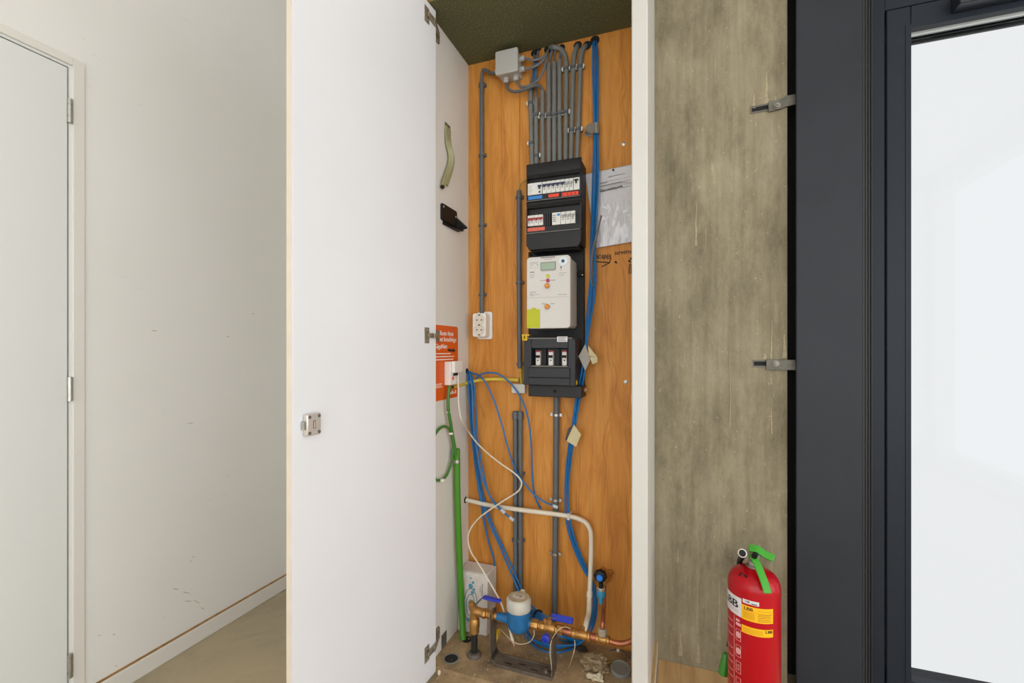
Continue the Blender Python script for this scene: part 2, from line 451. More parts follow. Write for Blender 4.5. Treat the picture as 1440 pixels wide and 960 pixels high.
# steel column
cx0, cx1 = atY(1120, 500, 1.80).x, atY(1228, 500, 1.80).x
cxm = atY(1213, 500, 1.80).x
c = thing('steel_column', ((cx0 + cx1) / 2, 1.86, 0), 'anthracite painted steel column between concrete wall and glazed door', 'column')
obj('front_flange', B().box(cx0, cxm, 1.80, 1.815, 0, RH), MATS['column_paint'], c, bevel=.002)
e = B()
for k, (a, bb_, y) in enumerate(((0, .27, 1.803), (.32, .55, 1.806), (.60, .80, 1.806), (.84, 1.0, 1.804))):
    e.box(cxm + .0005 + (cx1 - cxm) * a, cxm + (cx1 - cxm) * bb_, y, 1.815, 0, RH)
e.box(cxm, cx1, 1.811, 1.816, 0, RH)
obj('edge_profile', e, mat('edge_paint', '#2f2f31', .45, spec=.25), c, bevel=.001)
obj('web', B().box((cx0 + cx1) / 2 - .006, (cx0 + cx1) / 2 + .006, 1.816, 1.925, 0, RH), MATS['column_paint'], c)

# anchor straps from concrete to column
def strap(pslot, pplate, bolt, tilt, lab):
    s0 = atY(*pslot[0], WB); s1 = atY(*pslot[1], WB)
    p0 = atY(*pplate[0], WB); p1 = atY(*pplate[1], WB - .005)
    hh = pplate[2]
    t = thing('anchor_strap', (p0.x, WB, p0.z), lab, 'bracket', 'steel straps tying the column to the concrete')
    du = (s1 - s0).normalized(); up = Vector((0, 0, 1))
    rim = B()
    L = (s1 - s0).length + .03
    for zz, hgt in ((.0105, .003), (-.0105, .003)):
        rim.obox(s0 + du * L / 2 + up * zz + Vector((0, -.001, 0)), du * L / 2, Y * .0015, up * hgt)
    rim.obox(s0 - du * .002 + Vector((0, -.001, 0)), du * .002, Y * .0015, up * .0135)
    obj('anchor_channel', rim, DSTEEL, t)
    obj('channel_slot', B().obox(s0 + du * L / 2 + Vector((0, -.0004, 0)), du * L / 2, Y * .0005, up * .0075), DEEP, t)
    pl = B()
    x0, x1 = p0.x, p1.x; xm = x0 + (x1 - x0) * .46
    a = [(x0, p0.z - hh), (xm, p0.z - hh + tilt * .35), (xm + .012, p0.z - hh + tilt * .75), (x1, p0.z - hh + tilt), (x1, p0.z + hh + tilt), (xm + .012, p0.z + hh + tilt * .9), (xm, p0.z + hh + tilt * .35), (x0, p0.z + hh)]
    pl.prism([(q, WB - .010, zz) for q, zz in a], (0, .006, 0))
    obj('strap_plate', pl, DSTEEL, t, bevel=.0008)
    bp = atY(*bolt, WB - .012)
    bo = B(); bo.lathe(bp, -Y, [(.011, 0), (.011, .002)], 16); bo.lathe(bp + Vector((0, -.002, 0)), -Y, [(.0085, 0), (.0085, .007), (.006, .008)], 6); bo.cyl(bp + Vector((0, -.009, 0)), bp + Vector((0, -.016, 0)), .0045, n=10)
    obj('bolt', bo, mat('bolt_grey', '#8f8a80', .5, .5), t)
strap(((1057, 155), (1084, 150)), ((1080, 152), (1122, 150), .018), (1093, 149), .012, 'upper bent steel strap bolted across the joint to the column')
strap(((1060, 511), (1078, 511)), ((1077, 512.5), (1122, 512.5), .018), (1091, 511), 0, 'lower straight steel strap bolted across the joint to the column')

# glazed door / window
wx0 = .600; wx1 = atY(1244.3, 500, WB).x; sx0 = wx1 + .0035; gx0 = atY(1280, 500, WB).x
gt = atY(1280, 41, WB).z; st_ = atY(1243, 17, WB).z; gb = atY(1281, 956.5, WB).z
sxr = gx0 + .92
wn = thing('window_1', (1.15, 1.88, 0), 'tall glazed door with anthracite aluminium frame, bright daylight outside', kind='structure')
f = B(); yf, yb = WB, 1.93
f.box(wx0, wx1, yf, yb, 0, RH); f.box(sxr + .07, sxr + .12, yf, yb, 0, RH)
f.box(wx1, sxr + .07, yf, yb, st_ + .004, st_ + .055); f.box(wx1, sxr + .07, yf, yb, RH - .05, RH); f.box(wx1, sxr + .07, yf, yb, 0, .012)
obj('frame', f, FRAME, wn, bevel=.002)
s = B(); ys = WB - .004
zb = .018
s.box(sx0, gx0, ys, yb - .01, zb, st_); s.box(sxr, sxr + .066, ys, yb - .01, zb, st_)
s.box(gx0, sxr, ys, yb - .01, gt, st_); s.box(gx0, sxr, ys, yb - .01, zb, gb)
obj('sash', s, FRAME, wn, bevel=.003)
bd = B(); by = 1.8385
bd.box(gx0 - .014, gx0 + .0005, ys - .002, by, gb - .012, gt + .012); bd.box(sxr, sxr + .014, ys - .002, by, gb - .012, gt + .012)
bd.box(gx0, sxr, ys - .002, by, gt - .0005, gt + .014); bd.box(gx0, sxr, ys - .002, by, gb - .014, gb)
obj('glazing_bead', bd, FRAME, wn)
sp = B(); sp.box(gx0, sxr, 1.862, 1.880, gt - .007, gt); sp.box(gx0 + .0005, gx0 + .0015, 1.862, 1.88, gb, gt)
obj('glass_spacer', sp, mat('aluminium', '#cfd0cc', .3, .6), wn)
sp = B(); sp.box(gx0, sxr, 1.884, 1.888, gt - .012, gt); sp.box(gx0, sxr, 1.905, 1.915, gt - .014, gt)
obj('outer_gasket', sp, FRAME, wn)
gm = bpy.data.materials.new('pane_glass'); gm.use_nodes = True
nt = gm.node_tree; nt.nodes.remove(nt.nodes['Principled BSDF'])
mx = nt.nodes.new('ShaderNodeMixShader'); tr = nt.nodes.new('ShaderNodeBsdfTransparent'); gl = nt.nodes.new('ShaderNodeBsdfGlossy'); gl.inputs['Roughness'].default_value = .02
tr.inputs[0].default_value = (.56, .564, .568, 1); mx.inputs[0].default_value = .02
nt.links.new(tr.outputs[0], mx.inputs[1]); nt.links.new(gl.outputs[0], mx.inputs[2]); nt.links.new(mx.outputs[0], nt.nodes['Material Output'].inputs[0])
obj('pane', B().box(gx0 - .01, sxr + .01, 1.870, 1.874, gb - .01, gt + .004), gm, wn)
obj('top_light_pane', B().box(wx1 + .0, sxr + .07, 1.88, 1.884, st_ + .055, RH - .05), gm, wn)
q = atY(1349, 6, WB - .05)
dc = B(); dc.box(q.x, q.x + .20, WB - .055, WB - .001, q.z, q.z + .055)
obj('door_closer', dc, mat('closer_dark', '#22252c', .3), wn, bevel=.004)
obj('wall_window_side', B().box(sxr + .12, RX, WB, 2.06, 0, RH), MATS['plaster'], kind='structure', label='plain wall beyond the glazed door')

# ------------------------------------------------------------------ cupboard
YP = 1.81        # plywood face
XS = -.8673      # inner face of left side panel
ZF, ZC = .030, 2.4426
XR0, XR1 = -.137, -.089
YF = 1.434
cup = thing('meter_cupboard', ((XS + XR1) / 2, 1.64, 0), 'tall white meter cupboard with plywood back board and its door open', 'cupboard')
xseam = atY(731, 300, YP).x
obj('plywood_sheet', B().box(XS - .018, xseam - .0008, YP, WB - .001, 0, ZC), MATS['plywood'], cup, label='narrow left sheet of orange plywood')
obj('plywood_sheet', B().box(xseam + .0008, XR0, YP, WB - .001, 0, ZC), MATS['plywood'], cup, label='wide right sheet of orange plywood')
PANEL = mat('panel_white', '#ddd9d2', .45, var=.02, scale=5)
obj('side_panel', B().box(XS - .018, XS, 1.478, YP - .0005, 0, ZC), PANEL, cup, bevel=.001)
sr = obj('side_panel', B().box(XR0, XR1, YF, WB - .001, 0, RH - .001), PAINTS, cup, label='painted front stile and right side', bevel=.004)
obj('skirting', B().box(XR1, XR1 + .012, 1.30, WB - .001, 0, .070), PAINTW, cup, bevel=.001)
obj('skirting_worn_edge', B().box(XR1, XR1 + .0105, 1.30, WB - .001, .070, .072), MATS['raw_wood'], cup)
obj('top_board', B().box(XS - .018, XR0 - .0005, YF, YP - .0005, ZC, ZC + .018), MATS['green_mdf'], cup)
obj('top_batten', B().box(XS - .018, XR0 - .0005, YF - .045, YF - .001, ZC + .004, ZC + .05), MATS['raw_wood'], cup)
obj('fascia', B().box(XS - .018, XR0 - .0005, YF - .063, YF - .046, ZC + .004, RH - .001), PAINTS, cup)
obj('base_board', B().box(XS, XR0 - .0005, 1.476, YP - .0005, 0.001, ZF), MATS['dirty_board'], cup)
obj('threshold', B().box(XS + .045, XR0 - .0005, 1.40, 1.475, 0.001, .013), MATS['dirty_board'], cup)
hc = atZ(634.5, 926, ZF)
obj('pipe_sleeve', B().lathe(hc + Z * .0002, Z, [(.030, 0), (.030, .002), (.025, .002), (.025, .0004)], 28, False), CAPG, cup)
obj('sleeve_opening', B().cyl(hc + Z * .0003, hc + Z * .0009, .0255, n=28), mat('dark_hole', '#1c1b1a', .8), cup)
# cupboard door
DX, DY = -.8397, 1.475
da = math.radians(3.0)
dd = Vector((-math.sin(da), -math.cos(da), 0)); dn = Vector((math.cos(da), -math.sin(da), 0))   # along leaf, inner normal
r_ = ray(411, 500); k = r_[0] / r_[1]
DW = (DX - k * DY) / (k * dd.y - dd.x)
D0 = Vector((DX, DY, 0)); DT = .019; DZ0, DZ1 = .013, 2.4395
door = B()
pts = [D0, D0 + dd * DW, D0 + dd * DW - dn * DT, D0 - dn * DT]
door.prism([p + Z * DZ0 for p in pts], Z * (DZ1 - DZ0))
cd = obj('door', door, MATS['melamine'], cup, label='white melamine cupboard door standing open', bevel=.0012)
eb = B(); e0 = D0 + dd * (DW + .0004); 
eb.prism([p + Z * DZ0 for p in (e0 - dn * .001, e0 + dd * .001 - dn * .001, e0 + dd * .001 - dn * (DT - .001), e0 - dn * (DT - .001))], Z * (DZ1 - DZ0))
obj('edge_band', eb, mat('edge_band', '#d9cdbb', .5, var=.05, scale=12), cd, label='beige edge band')
def door_pt(px, py, off=0.0):
    """point on the inner face of the open door"""
    r = ray(px, py); kk = r[0] / r[1]
    t = (D0.x - kk * D0.y) / (kk * dd.y - dd.x)
    p = D0 + dd * t; s_ = p.y / r[1]
    return Vector((p.x, p.y, CAM_H + r[2] * s_)) + dn * off
for py in (27, 472, 907):
    p = door_pt(600, py); p.z = {27: 2.387, 472: CAM_H + .047, 907: .115}[py]
    hb = B()
    hb.obox(p + dn * .001, dd * .014, Z * .028, dn * .0012)                   # flange on the door
    hb.cyl(p + Z * .02 + dn * .002, p + Z * .02 + dn * .004, .004, n=10); hb.cyl(p - Z * .02 + dn * .002, p - Z * .02 + dn * .004, .004, n=10)
    hb.obox(p - dd * .016 + dn * .008, dd * .017, Z * .008, dn * .004)
    q = Vector((XS + .010, DY + .052, p.z)); p2 = p - dd * .03 + dn * .011
    dv = q - p2
    nrm = Vector((dv.y, -dv.x, 0)).normalized()
    hb.obox((p2 + q) / 2, dv / 2, Z * .0085, nrm * .0045)
    hg = obj('hinge', hb, HINGE, cd, bevel=.0008)
    mp = B(); mp.obox((XS + .004, DY + .052, p.z), X * .0038, Y * .013, Z * .022); mp.cyl((XS + .0075, DY + .052, p.z + .015), (XS + .010, DY + .052, p.z + .015), .004, n=10); mp.cyl((XS + .0075, DY + .052, p.z - .015), (XS + .010, DY + .052, p.z - .015), .004, n=10)
    obj('mounting_plate', mp, HINGE, hg, bevel=.0006)
# rim lock on the door
lp = door_pt(435.5, 596)
lk = B(); lk.obox(lp + dn * .008, dd * .022, Z * .027, dn * .0078)
lock = obj('rim_lock', lk, mat('lock_nickel', '#cfc8c0', .35, .5), cd, bevel=.003)
lb = B(); lb.obox(lp + dd * .0255 + dn * .008, dd * .003, Z * .010, dn * .005)
obj('lock_bolt', lb, STEEL, lock)
for sx in (-1, 1):
    for sz in (-1, 1):
        c0 = lp + dd * (.015 * sx) + Z * (.020 * sz) + dn * .0159
        obj('screw', B().cyl(c0, c0 + dn * .0015, .0042, n=12), DSTEEL, lock)
obj('lock_badge', B().obox(lp + dn * .0163, dd * .0035, Z * .010, dn * .0004), mat('badge_brown', '#7d4a3c', .5), lock)
obj('badge_mark', B().obox(lp + dn * .0168, dd * .0009, Z * .008, dn * .0002), WPRINT, lock)
# strike on stile, panel fixing plate
q = atY(887, 560, 1.47)
obj('strike_plate', B().box(XR0 - .0022, XR0 - .0002, 1.455, 1.49, q.z - .014, q.z + .014), STEEL, cup)
a = atX(620.5, 905, XS); b_ = atX(627.5, 905, XS)
obj('fixing_plate', B().box(XS + .0002, XS + .0022, a.y, b_.y, ZF + .001, ZF + .055), DSTEEL, cup, bevel=.0005)
for px, py in ((877, 202), (880, 537)):
    q = atY(px, py, YP)
    obj('board_screw', B().lathe(q - Y * .0002, -Y, [(.0085, 0), (.0085, .0012), (.004, .003)], 16), STEEL, cup)

# ------------------------------------------------------------------ conduits on the back board
def path(pts, Yd):
    return [atY(p[0], p[1], p[2] if len(p) > 2 else Yd) for p in pts]
def clip(parent, px, py, r, Yc, screw=True, m=None):
    """saddle around a vertical conduit with two screw ears"""
    p = atY(px, py, Yc); b = B()
    b.lathe(p - Z * .006, Z, [(r + .0012, 0), (r + .003, .001), (r + .003, .011), (r + .0012, .012)], 14)
    b.box(p.x - r - .007, p.x + r + .007, Yc + r * .3, YP - .0004, p.z - .006, p.z + .006)
    o = obj('saddle_clip', b, m or CLIPG, parent)
    if screw:
        for d in (-1, 1):
            s = B(); xx = p.x + d * (r + .0046); yy = Yc + r * .3
            s.box(xx - .0022, xx + .0022, yy - .006, yy - .0002, p.z - .0085, p.z + .0085)
            s.box(xx - .0022 + d * .002, xx + .0022 + d * .002, yy - .0075, yy - .0061, p.z - .004, p.z + .004)
            obj('screw_head', s, SCREW, o)
    return o
RC = .0098; YC = YP - RC - .006
GRPC = 'grey conduits rising from the fuse board'
# (bottom px, top px path, label, clips)
risers = [
 ([(748.5, 250), (747.3, 190), (746, 127)], 'leftmost grey conduit above the fuse board, thin cables at its top', [(746.5, 145), (747.5, 201)]),
 ([(755, 249), (754, 190), (754, 138)], 'second grey conduit from the left above the fuse board', [(754, 162), (754.5, 219)]),
 ([(764, 248), (763, 190), (763, 128)], 'third grey conduit from the left, taking the cable looping from the junction box', [(763, 163)]),
 ([(772, 247), (772, 190), (771.5, 90)], 'fourth grey conduit from the left above the fuse board', [(772, 162)]),
 ([(779.5, 246), (779.5, 190), (779.5, 88)], 'fifth grey conduit from the left, middle of the row', [(779.5, 162)]),
 ([(787.5, 245), (787.2, 190), (786.8, 85)], 'sixth grey conduit from the left above the fuse board', [(787, 160)]),
 ([(795.3, 244), (795.7, 190), (796.3, 110), (796, 86), (792.5, 74), (786, 68), (778, 66.5), (772, 68, 1.83)], 'grey conduit bending left over its neighbours into the board', [(795.8, 158), (796.3, 97)]),
 ([(802.4, 243), (804, 185), (806, 100), (807.5, 78), (811, 67, 1.803), (813, 63.5, 1.83)], 'second conduit from the right, curving into its own hole', [(806, 95), (804, 183)]),
 ([(810.8, 242), (813.2, 185), (816, 100), (817.5, 76), (822, 66.5, 1.803), (825.5, 63.5, 1.83)], 'rightmost grey conduit, curving into the upper hole', [(815.5, 94), (813.2, 182)]),
]
for pts, lab, clips in risers:
    p0 = atY(pts[0][0], pts[0][1], YC)
    t = thing('conduit', p0, lab, 'conduit', GRPC)
    obj('pipe', B().tube(path(pts, YC), RC, 14, 8), GREY, t)
    for px, py in clips: clip(t, px, py, RC, YC)
def hole(px, py, r, Yp=YP):
    q = atY(px, py, Yp); obj('cable_hole', B().cyl(q - Y * .0009, q - Y * .0002, r, n=20), DEEP, cup)
for px, py, r in ((812.5, 64, .017), (825.5, 64, .018), (836.5, 57, .019), (751, 75, .014), (757, 68, .014), (771, 69, .018), (790, 67, .014)): hole(px, py, r)
# loose cables out of the conduits
def cable(name, pts, r, m, lab, cat='cable', Yd=YC, group=None, n=8, sub=6):
    return obj(name, B().tube(path(pts, Yd), r, n, sub), m, None, lab, cat, group)
GRPK = 'thin grey cables at the top of the cupboard'
cable('installation_cable', [(746, 134), (747, 115), (750.5, 95), (751.5, 82), (751, 76, 1.825)], .005, GREYD, 'dark cable from the leftmost conduit up into a hole', group=GRPK)
cable('installation_cable', [(754, 143), (753.5, 118), (754.5, 95), (756, 78), (757, 69, 1.825)], .005, GREYD, 'dark cable from the second conduit up into a hole', group=GRPK)
cable('data_cable', [(748, 128), (751, 112), (752.5, 97), (752.5, 82), (752, 76, 1.825)], .0028, BLUE, 'short thin blue cable behind the junction box loops')
for i, (px, py, tx) in enumerate(((771.5, 96, 776), (779.5, 94, 780.5), (786.8, 91, 787.5))):
    cable('installation_cable', [(px, py), (px + (tx - px) * .6, 80), (tx, 71), (tx - 2, 67, 1.825)], .0045, GREYD, ('dark cable leaving the fourth conduit', 'dark cable leaving the middle conduit', 'dark cable leaving the sixth conduit')[i], group=GRPK)
# junction box
jb = thing('junction_box', atY(713, 106, YP - .04), 'light grey square junction box below the green ceiling', 'junction box')
YJ = 1.735
a = atY(696.3, 106, YJ); b_ = atY(728, 106, YJ); tz = atY(696.3, 73, YJ).z; jw = b_.x - a.x; jh = tz - a.z
obj('lid', B().rrect((a.x, YJ, a.z), X, Z, jw, jh, .008, (0, .016, 0)), GREYL, jb, bevel=.002)
jm = B(); jm.rrect((a.x + .004, YJ + .0165, a.z + .004), X, Z, jw - .008, jh - .008, .008, (0, YP - YJ - .017, 0))
obj('body', jm, GREYL, jb, bevel=.002)
def gland(p, d):
    b = B(); b.lathe(p, d, [(.0125, 0), (.0125, .006), (.0105, .007), (.0115, .016), (.0085, .020)], 12); obj('cable_gland', b, mat('gland_grey', '#b5b4b0', .45), jb)
yg = 1.775
gr1 = Vector((b_.x - .004, yg, a.z + jh * .72)); gr2 = Vector((b_.x - .004, yg, a.z + jh * .28))
gb1 = Vector((a.x + jw * .33, yg, a.z + .004)); gb2 = Vector((a.x + jw * .78, yg, a.z + .004)); gl1 = Vector((a.x + .004, yg, a.z + jh * .42))
for p, d_ in ((gr1, X), (gr2, X), (gb1, -Z), (gb2, -Z), (gl1, -X)): gland(p, d_)
jbc = [([gr1 + X * .018, gr1 + X * .035 - Z * .006, atY(752, 84.5, 1.775), atY(764, 80, 1.78), atY(770, 73, 1.79), atY(771, 69, 1.825)], 'grey cable from the upper right gland of the junction box'),
 ([gr2 + X * .018, gr2 + X * .035 - Z * .004, atY(751, 94, 1.772), atY(762, 87, 1.776), atY(768, 77, 1.785), atY(770.5, 70, 1.825)], 'grey cable from the lower right gland of the junction box'),
 ([gb2 - Z * .018, gb2 - Z * .028 + X * .006, atY(733, 122, 1.77), atY(745, 120, 1.77), atY(757, 112, 1.77), atY(765, 97, 1.774), atY(769, 80, 1.785), atY(771, 70, 1.825)], 'grey cable looping from the right bottom gland up into the board'),
 ([gb1 - Z * .018, gb1 - Z * .032 + X * .004, atY(716, 126.5, 1.77), atY(725, 129, 1.765), atY(737, 126, 1.762), atY(752, 120, 1.766), atY(760, 122, 1.78), atY(763, 130, YC), atY(763, 140, YC)], 'thick dark cable drooping from the left bottom gland into a conduit')]
for i, (pts, lab) in enumerate(jbc):
    obj('installation_cable', B().tube(pts, .0048 if i < 3 else .0062, 8, 6), GREYC if i < 3 else GREYD, None, lab, 'cable', 'cables of the junction box')
# long conduit from junction box down to the socket
t = thing('conduit', atY(677.5, 440, YC), 'long grey conduit from the junction box down to the wall socket', 'conduit')
obj('pipe', B().tube([gl1 - X * .018, gl1 - X * .034 - Z * .004] + path([(680, 98, 1.782), (677.6, 110), (677.5, 125)], YC), .0065, 10, 6), GREYD, t)
obj('pipe', B().tube(path([(677.5, 116), (677.5, 250), (677.8, 440)], YC), RC, 14, 4), GREYD, t)
for py in (119, 218, 316, 414): clip(t, 677.6, py, RC, YC, False, GREYD)
# conduit left of the fuse board
t = thing('conduit', atY(730.5, 518, YC), 'grey conduit close along the left of the fuse board', 'conduit')
obj('pipe', B().tube(path([(729.8, 268), (730, 400), (731, 518)], YC), RC, 14, 4), GREYD, t)
for px, py in ((729.8, 277), (730.2, 397), (731, 512)): clip(t, px, py, RC, YC, False, GREYD)
cable('earth_wire', [(730, 273), (730.5, 264), (734, 257), (739, 253), (743, 251)], .0022, mat('earth_wire', '#8b8a2a', .5), 'yellow green earth wire curling into the fuse board', 'wire', YC)
# two conduits below and the thick supply conduit
for px, lab in ((724.6, 'left one of the paired grey conduits below the white cover'), (731.6, 'right one of the paired grey conduits below the white cover')):
    t = thing('conduit', atY(px, 866, YC), lab, 'conduit', 'paired grey conduits below the white cover')
    obj('pipe', B().tube(path([(px, 578), (px + .3, 700), (px + .3, 864)], YC), RC, 14, 4), GREYD, t)
    pc = atY(px, 585, YC); obj('end_collar', B().lathe(pc, Z, [(RC + .0005, -.014), (RC + .003, -.012), (RC + .003, .016), (RC, .02)], 14), GREYD, t)
    for py in (666, 760): clip(t, px, py, RC, YC, False, GREYD)
cable('earth_wire', [(731.5, 516), (732, 528), (733, 541)], .0025, YELLOW, 'yellow wire dropping from the conduit to the white cover', 'wire', YC)
cable('earth_wire', [(733.6, 514), (734.6, 528), (735, 541)], .0022, mat('earth_wire2', '#7d7a22', .5), 'olive green wire beside the yellow one above the white cover', 'wire', YC)
cable('earth_wire', [(731.6, 550), (731.8, 565), (731.6, 580)], .0022, GREYC, 'thin grey wire from the white cover into the paired conduits', 'wire', YC)
a = atY(719.2, 552.5, 1.785); b_ = atY(738, 540, 1.785)
obj('terminal_cover', B().box(a.x, b_.x, 1.785, YP - .0005, a.z, b_.z), mat('cover_white', '#cfccc3', .5), None, 'small white rectangular cover left below the main fuse box', 'cover', bevel=.002)
RT = .0122; YT = YP - RT - .008
t = thing('conduit', atY(780, 870, YT), 'thick grey supply conduit below the main fuse box with steel clamps', 'conduit')
obj('pipe', B().tube(path([(782.6, 553), (782, 640), (781, 760), (779.7, 872)], YT), RT, 16, 4), GREYD, t)
def clamp(parent, p, r, m=STEEL):
    b = B(); b.lathe(p - Z * .005, Z, [(r + .0005, 0), (r + .0025, .0005), (r + .0025, .0095), (r + .0005, .01)], 18)
    for d in (-1, 1):
        b.box(p.x + d * (r + .0065) - .0055, p.x + d * (r + .0065) + .0055, p.y - .001, p.y + .0015, p.z - .006, p.z + .006)
        b.cyl((p.x + d * (r + .007), p.y - .001, p.z), (p.x + d * (r + .007), p.y - .006, p.z), .0035, n=8)
        b.cyl((p.x + d * (r + .007), p.y + .0015, p.z), (p.x + d * (r + .007), YP - .0004, p.z), .0025, n=8)
    return obj('pipe_clamp', b, m, parent)
for px, py in ((782.3, 583), (781.5, 702.5), (780.7, 778)): clamp(t, atY(px, py, YT), RT)

# ------------------------------------------------------------------ socket
YS = 1.752
so = thing('wall_socket', atY(676, 477, YP), 'white double wall socket at the end of the long conduit', 'socket')
a = atY(670, 477, 1.788); b_ = atY(692, 438, 1.798)
obj('back_plate', B().rrect((a.x, 1.796, a.z), X, Z, b_.x - a.x, b_.z - a.z, .010, (0, YP - 1.7965, 0)), WHITE, so, bevel=.002)
a = atY(664.3, 473.5, YS); b_ = atY(683, 440, YS); sw = b_.x - a.x; sh = b_.z - a.z
obj('housing', B().rrect((a.x, YS, a.z), X, Z, sw, sh, .009, (0, 1.7955 - YS, 0)), WHITE, so, bevel=.003)
for k in (.29, .71):
    c0 = Vector((a.x + sw * .52, YS, a.z + sh * k)); r = sw * .40
    ins = obj('socket_insert', B().lathe(c0 - Y * .0003, Y, [(r, 0), (r, -.0018), (r * .9, -.0022), (r * .84, -.0004), (.001, -.0004)], 28, False), mat('socket_ivory', '#d6cfc2', .4), so)
    h = B()
    for d in (-1, 1): h.cyl(c0 + X * (d * r * .42) - Y * .0008, c0 + X * (d * r * .42) - Y * .0013, .0030, n=10)
    for d in (-1, 1): h.box(c0.x - .004, c0.x + .004, YS - .0026, YS - .0009, c0.z + d * r * .86 - .0022, c0.z + d * r * .86 + .0022)
    obj('contact', h, DEEP, ins)

# ------------------------------------------------------------------ fuse board
YB = 1.70
fx0, fx1 = atY(740, 250, YB).x, atY(817, 250, YB).x
def zb_(py, px=740): return atY(px, py, YB).z
fb = thing('fuse_board', ((fx0 + fx1) / 2, 1.755, zb_(352)), 'black fuse board with two rows of breakers above the meter', 'fuse board')
obj('housing', B().box(fx0 + .002, fx1 - .002, YB + .022, YP - .0005, zb_(347), zb_(232)), BLACK, fb, bevel=.004)
def hood(z0, z1, zlo):
    """proud cover with a slanted lower front, profile in Y/Z"""
    prof = [(YB + .021, z1), (YB + .004, z1), (YB, z1 - .006), (YB, z0 + .004), (YB + .010, zlo), (YB + .021, zlo)]
    return B().prism([(fx0, y, z) for y, z in prof], (fx1 - fx0, 0, 0))
obj('top_cover', hood(zb_(248.5), zb_(231), zb_(251)), BLACK, fb, bevel=.002)
obj('middle_cover', hood(zb_(290), zb_(284), zb_(293)), BLACK, fb, bevel=.001)
obj('bottom_cover', B().prism([(fx0 + i, y, z) for i, y, z in ((0, YB, zb_(329)), (fx1 - fx0, YB, zb_(329)), (fx1 - fx0, YB, zb_(345)), (fx1 - fx0 - .012, YB, zb_(352)), (.012, YB, zb_(352)), (0, YB, zb_(345)))], (0, .021, 0)), BLACK, fb, bevel=.002)
for py in (284, 329):
    obj('ledge', B().box(fx0 + .001, fx1 - .004, YB - .004, YB - .0002, zb_(py) - .001, zb_(py) + .002), mat('ledge_grey', '#6a6864', .4), fb)
for py0, py1 in ((251, 284), (293, 329)):
    for x0 in (fx0, fx1 - .004):
        obj('row_cheek', B().box(x0, x0 + .004, YB + .002, YB + .0215, zb_(py1) + .002, zb_(py0) - .001), BLACK, fb)
    obj('label_rail', B().box(fx0 + .0045, fx1 - .0045, YB + .006, YB + .0215, zb_(py1) + .0025, zb_(py1) + (zb_(py1 - 9) - zb_(py1))), BLACK, fb)
MODW = mat('module_white', '#dad9d3', .4); MODG = mat('module_grey', '#a7a7a2', .4)
def zx(v): return atY(600 + v / 4.8, 265, YB + .004).x
def module(v0, v1, z0, z1, tog, tm, m=MODW, tz=.62, th=.10):
    x0, x1 = zx(v0) + .0005, zx(v1) - .0005
    x0 = max(x0, fx0 + .0045); x1 = min(x1, fx1 - .0045); y0 = YB + .004
    b = B().box(x0, x1, y0, YB + .0215, z0, z1)
    o = obj('breaker', b, m, fb, bevel=.001)
    h = z1 - z0
    if tog:
        g = B(); g.box(x0 + .0002, x1 - .0002, y0 - .002, y0 - .0001, z0 + h * (tz), z0 + h * (tz + .16))
        g.box((x0 + x1) / 2 - .0035, (x0 + x1) / 2 + .0035, y0 - .009, y0 - .0021, z0 + h * (tz - .12), z0 + h * (tz + .10))
        obj('toggle', g, tm, o)
        if m is MODW:
            l = B(); l.box((x0 + x1) / 2 - .003, (x0 + x1) / 2 + .003, y0 - .0004, y0 - .0001, z0 + h * (tz - .30), z0 + h * (tz - .20)); obj('print', l, INKG, o)
    return o
z0, z1 = zb_(274.5), zb_(258)
o = module(665, 778, z0, z1, False, None)
h = z1 - z0; y0 = YB + .004; x1 = zx(778)
g = B(); g.box(x1 - .017, x1 - .002, y0 - .003, y0 - .0001, z0 + h * .62, z0 + h * .76); g.box(x1 - .012, x1 - .006, y0 - .010, y0 - .0031, z0 + h * .42, z0 + h * .7)
obj('toggle', g, NAVY, o)
g = B(); g.box(x1 - .013, x1 - .006, y0 - .002, y0 - .0001, z0 + h * .12, z0 + h * .24); obj('test_button', g, BLACK2, o)
g = B()
for k in range(5): g.box(fx0 + .008, fx0 + .020 + .002 * (k % 3), y0 - .0004, y0 - .0001, z0 + h * (.12 + .15 * k), z0 + h * (.15 + .15 * k))
obj('print', g, INKG, o)
for v0, v1 in ((780, 810), (810, 840), (840, 870), (870, 901), (901, 932)): module(v0, v1, z0, z1, True, NAVY)
for v0, v1 in ((933, 961), (961, 990)): module(v0, v1, z0, z1, True, MODG, MODW, .6)
o = module(991, 1033, z0, z1, False, None)
x0 = zx(1012)
g = B(); g.box(x0 - .009, x0 + .007, y0 - .003, y0 - .0001, z0 + h * .74, z0 + h * .86); g.box(x0 - .003, x0 + .002, y0 - .010, y0 - .0031, z0 + h * .5, z0 + h * .8)
obj('toggle', g, BLACK2, o)
def flab(v0, v1, pya, pyb, m, lab):
    za, zb2 = zb_(pya), zb_(pyb)
    obj('circuit_label', B().box(zx(v0), zx(v1), YB + .0045, YB + .0055, zb2, za), m, fb, label=lab)
flab(685, 780, 276.3, 280.8, BLUEL, 'blue circuit label'); flab(822, 892, 276.5, 280.8, REDL, 'red circuit label'); flab(912, 1024, 276.5, 281.5, REDL, 'red numbered circuit label')
nb = B()
for k, ch in enumerate('1234'):
    xx = zx(918 + 26 * k); put_text(nb, ch, (xx, YB + .0042, zb_(280.6)), X, Z, None, .0085)
obj('label_numbers', nb, INK, fb)
flab(675, 797, 320.5, 325.5, mat('red_label_faded', '#d2604c', .5), 'faded red circuit label')
z0, z1 = zb_(318), zb_(303)
for v0, v1 in ((667, 696), (696, 726), (726, 755), (755, 785)): module(v0, v1, z0, z1, True, REDT, MODW, .58)
z0, z1 = zb_(319.5), zb_(302.5)
o = module(845, 905, z0, z1, False, None); h = z1 - z0; xc = zx(890)
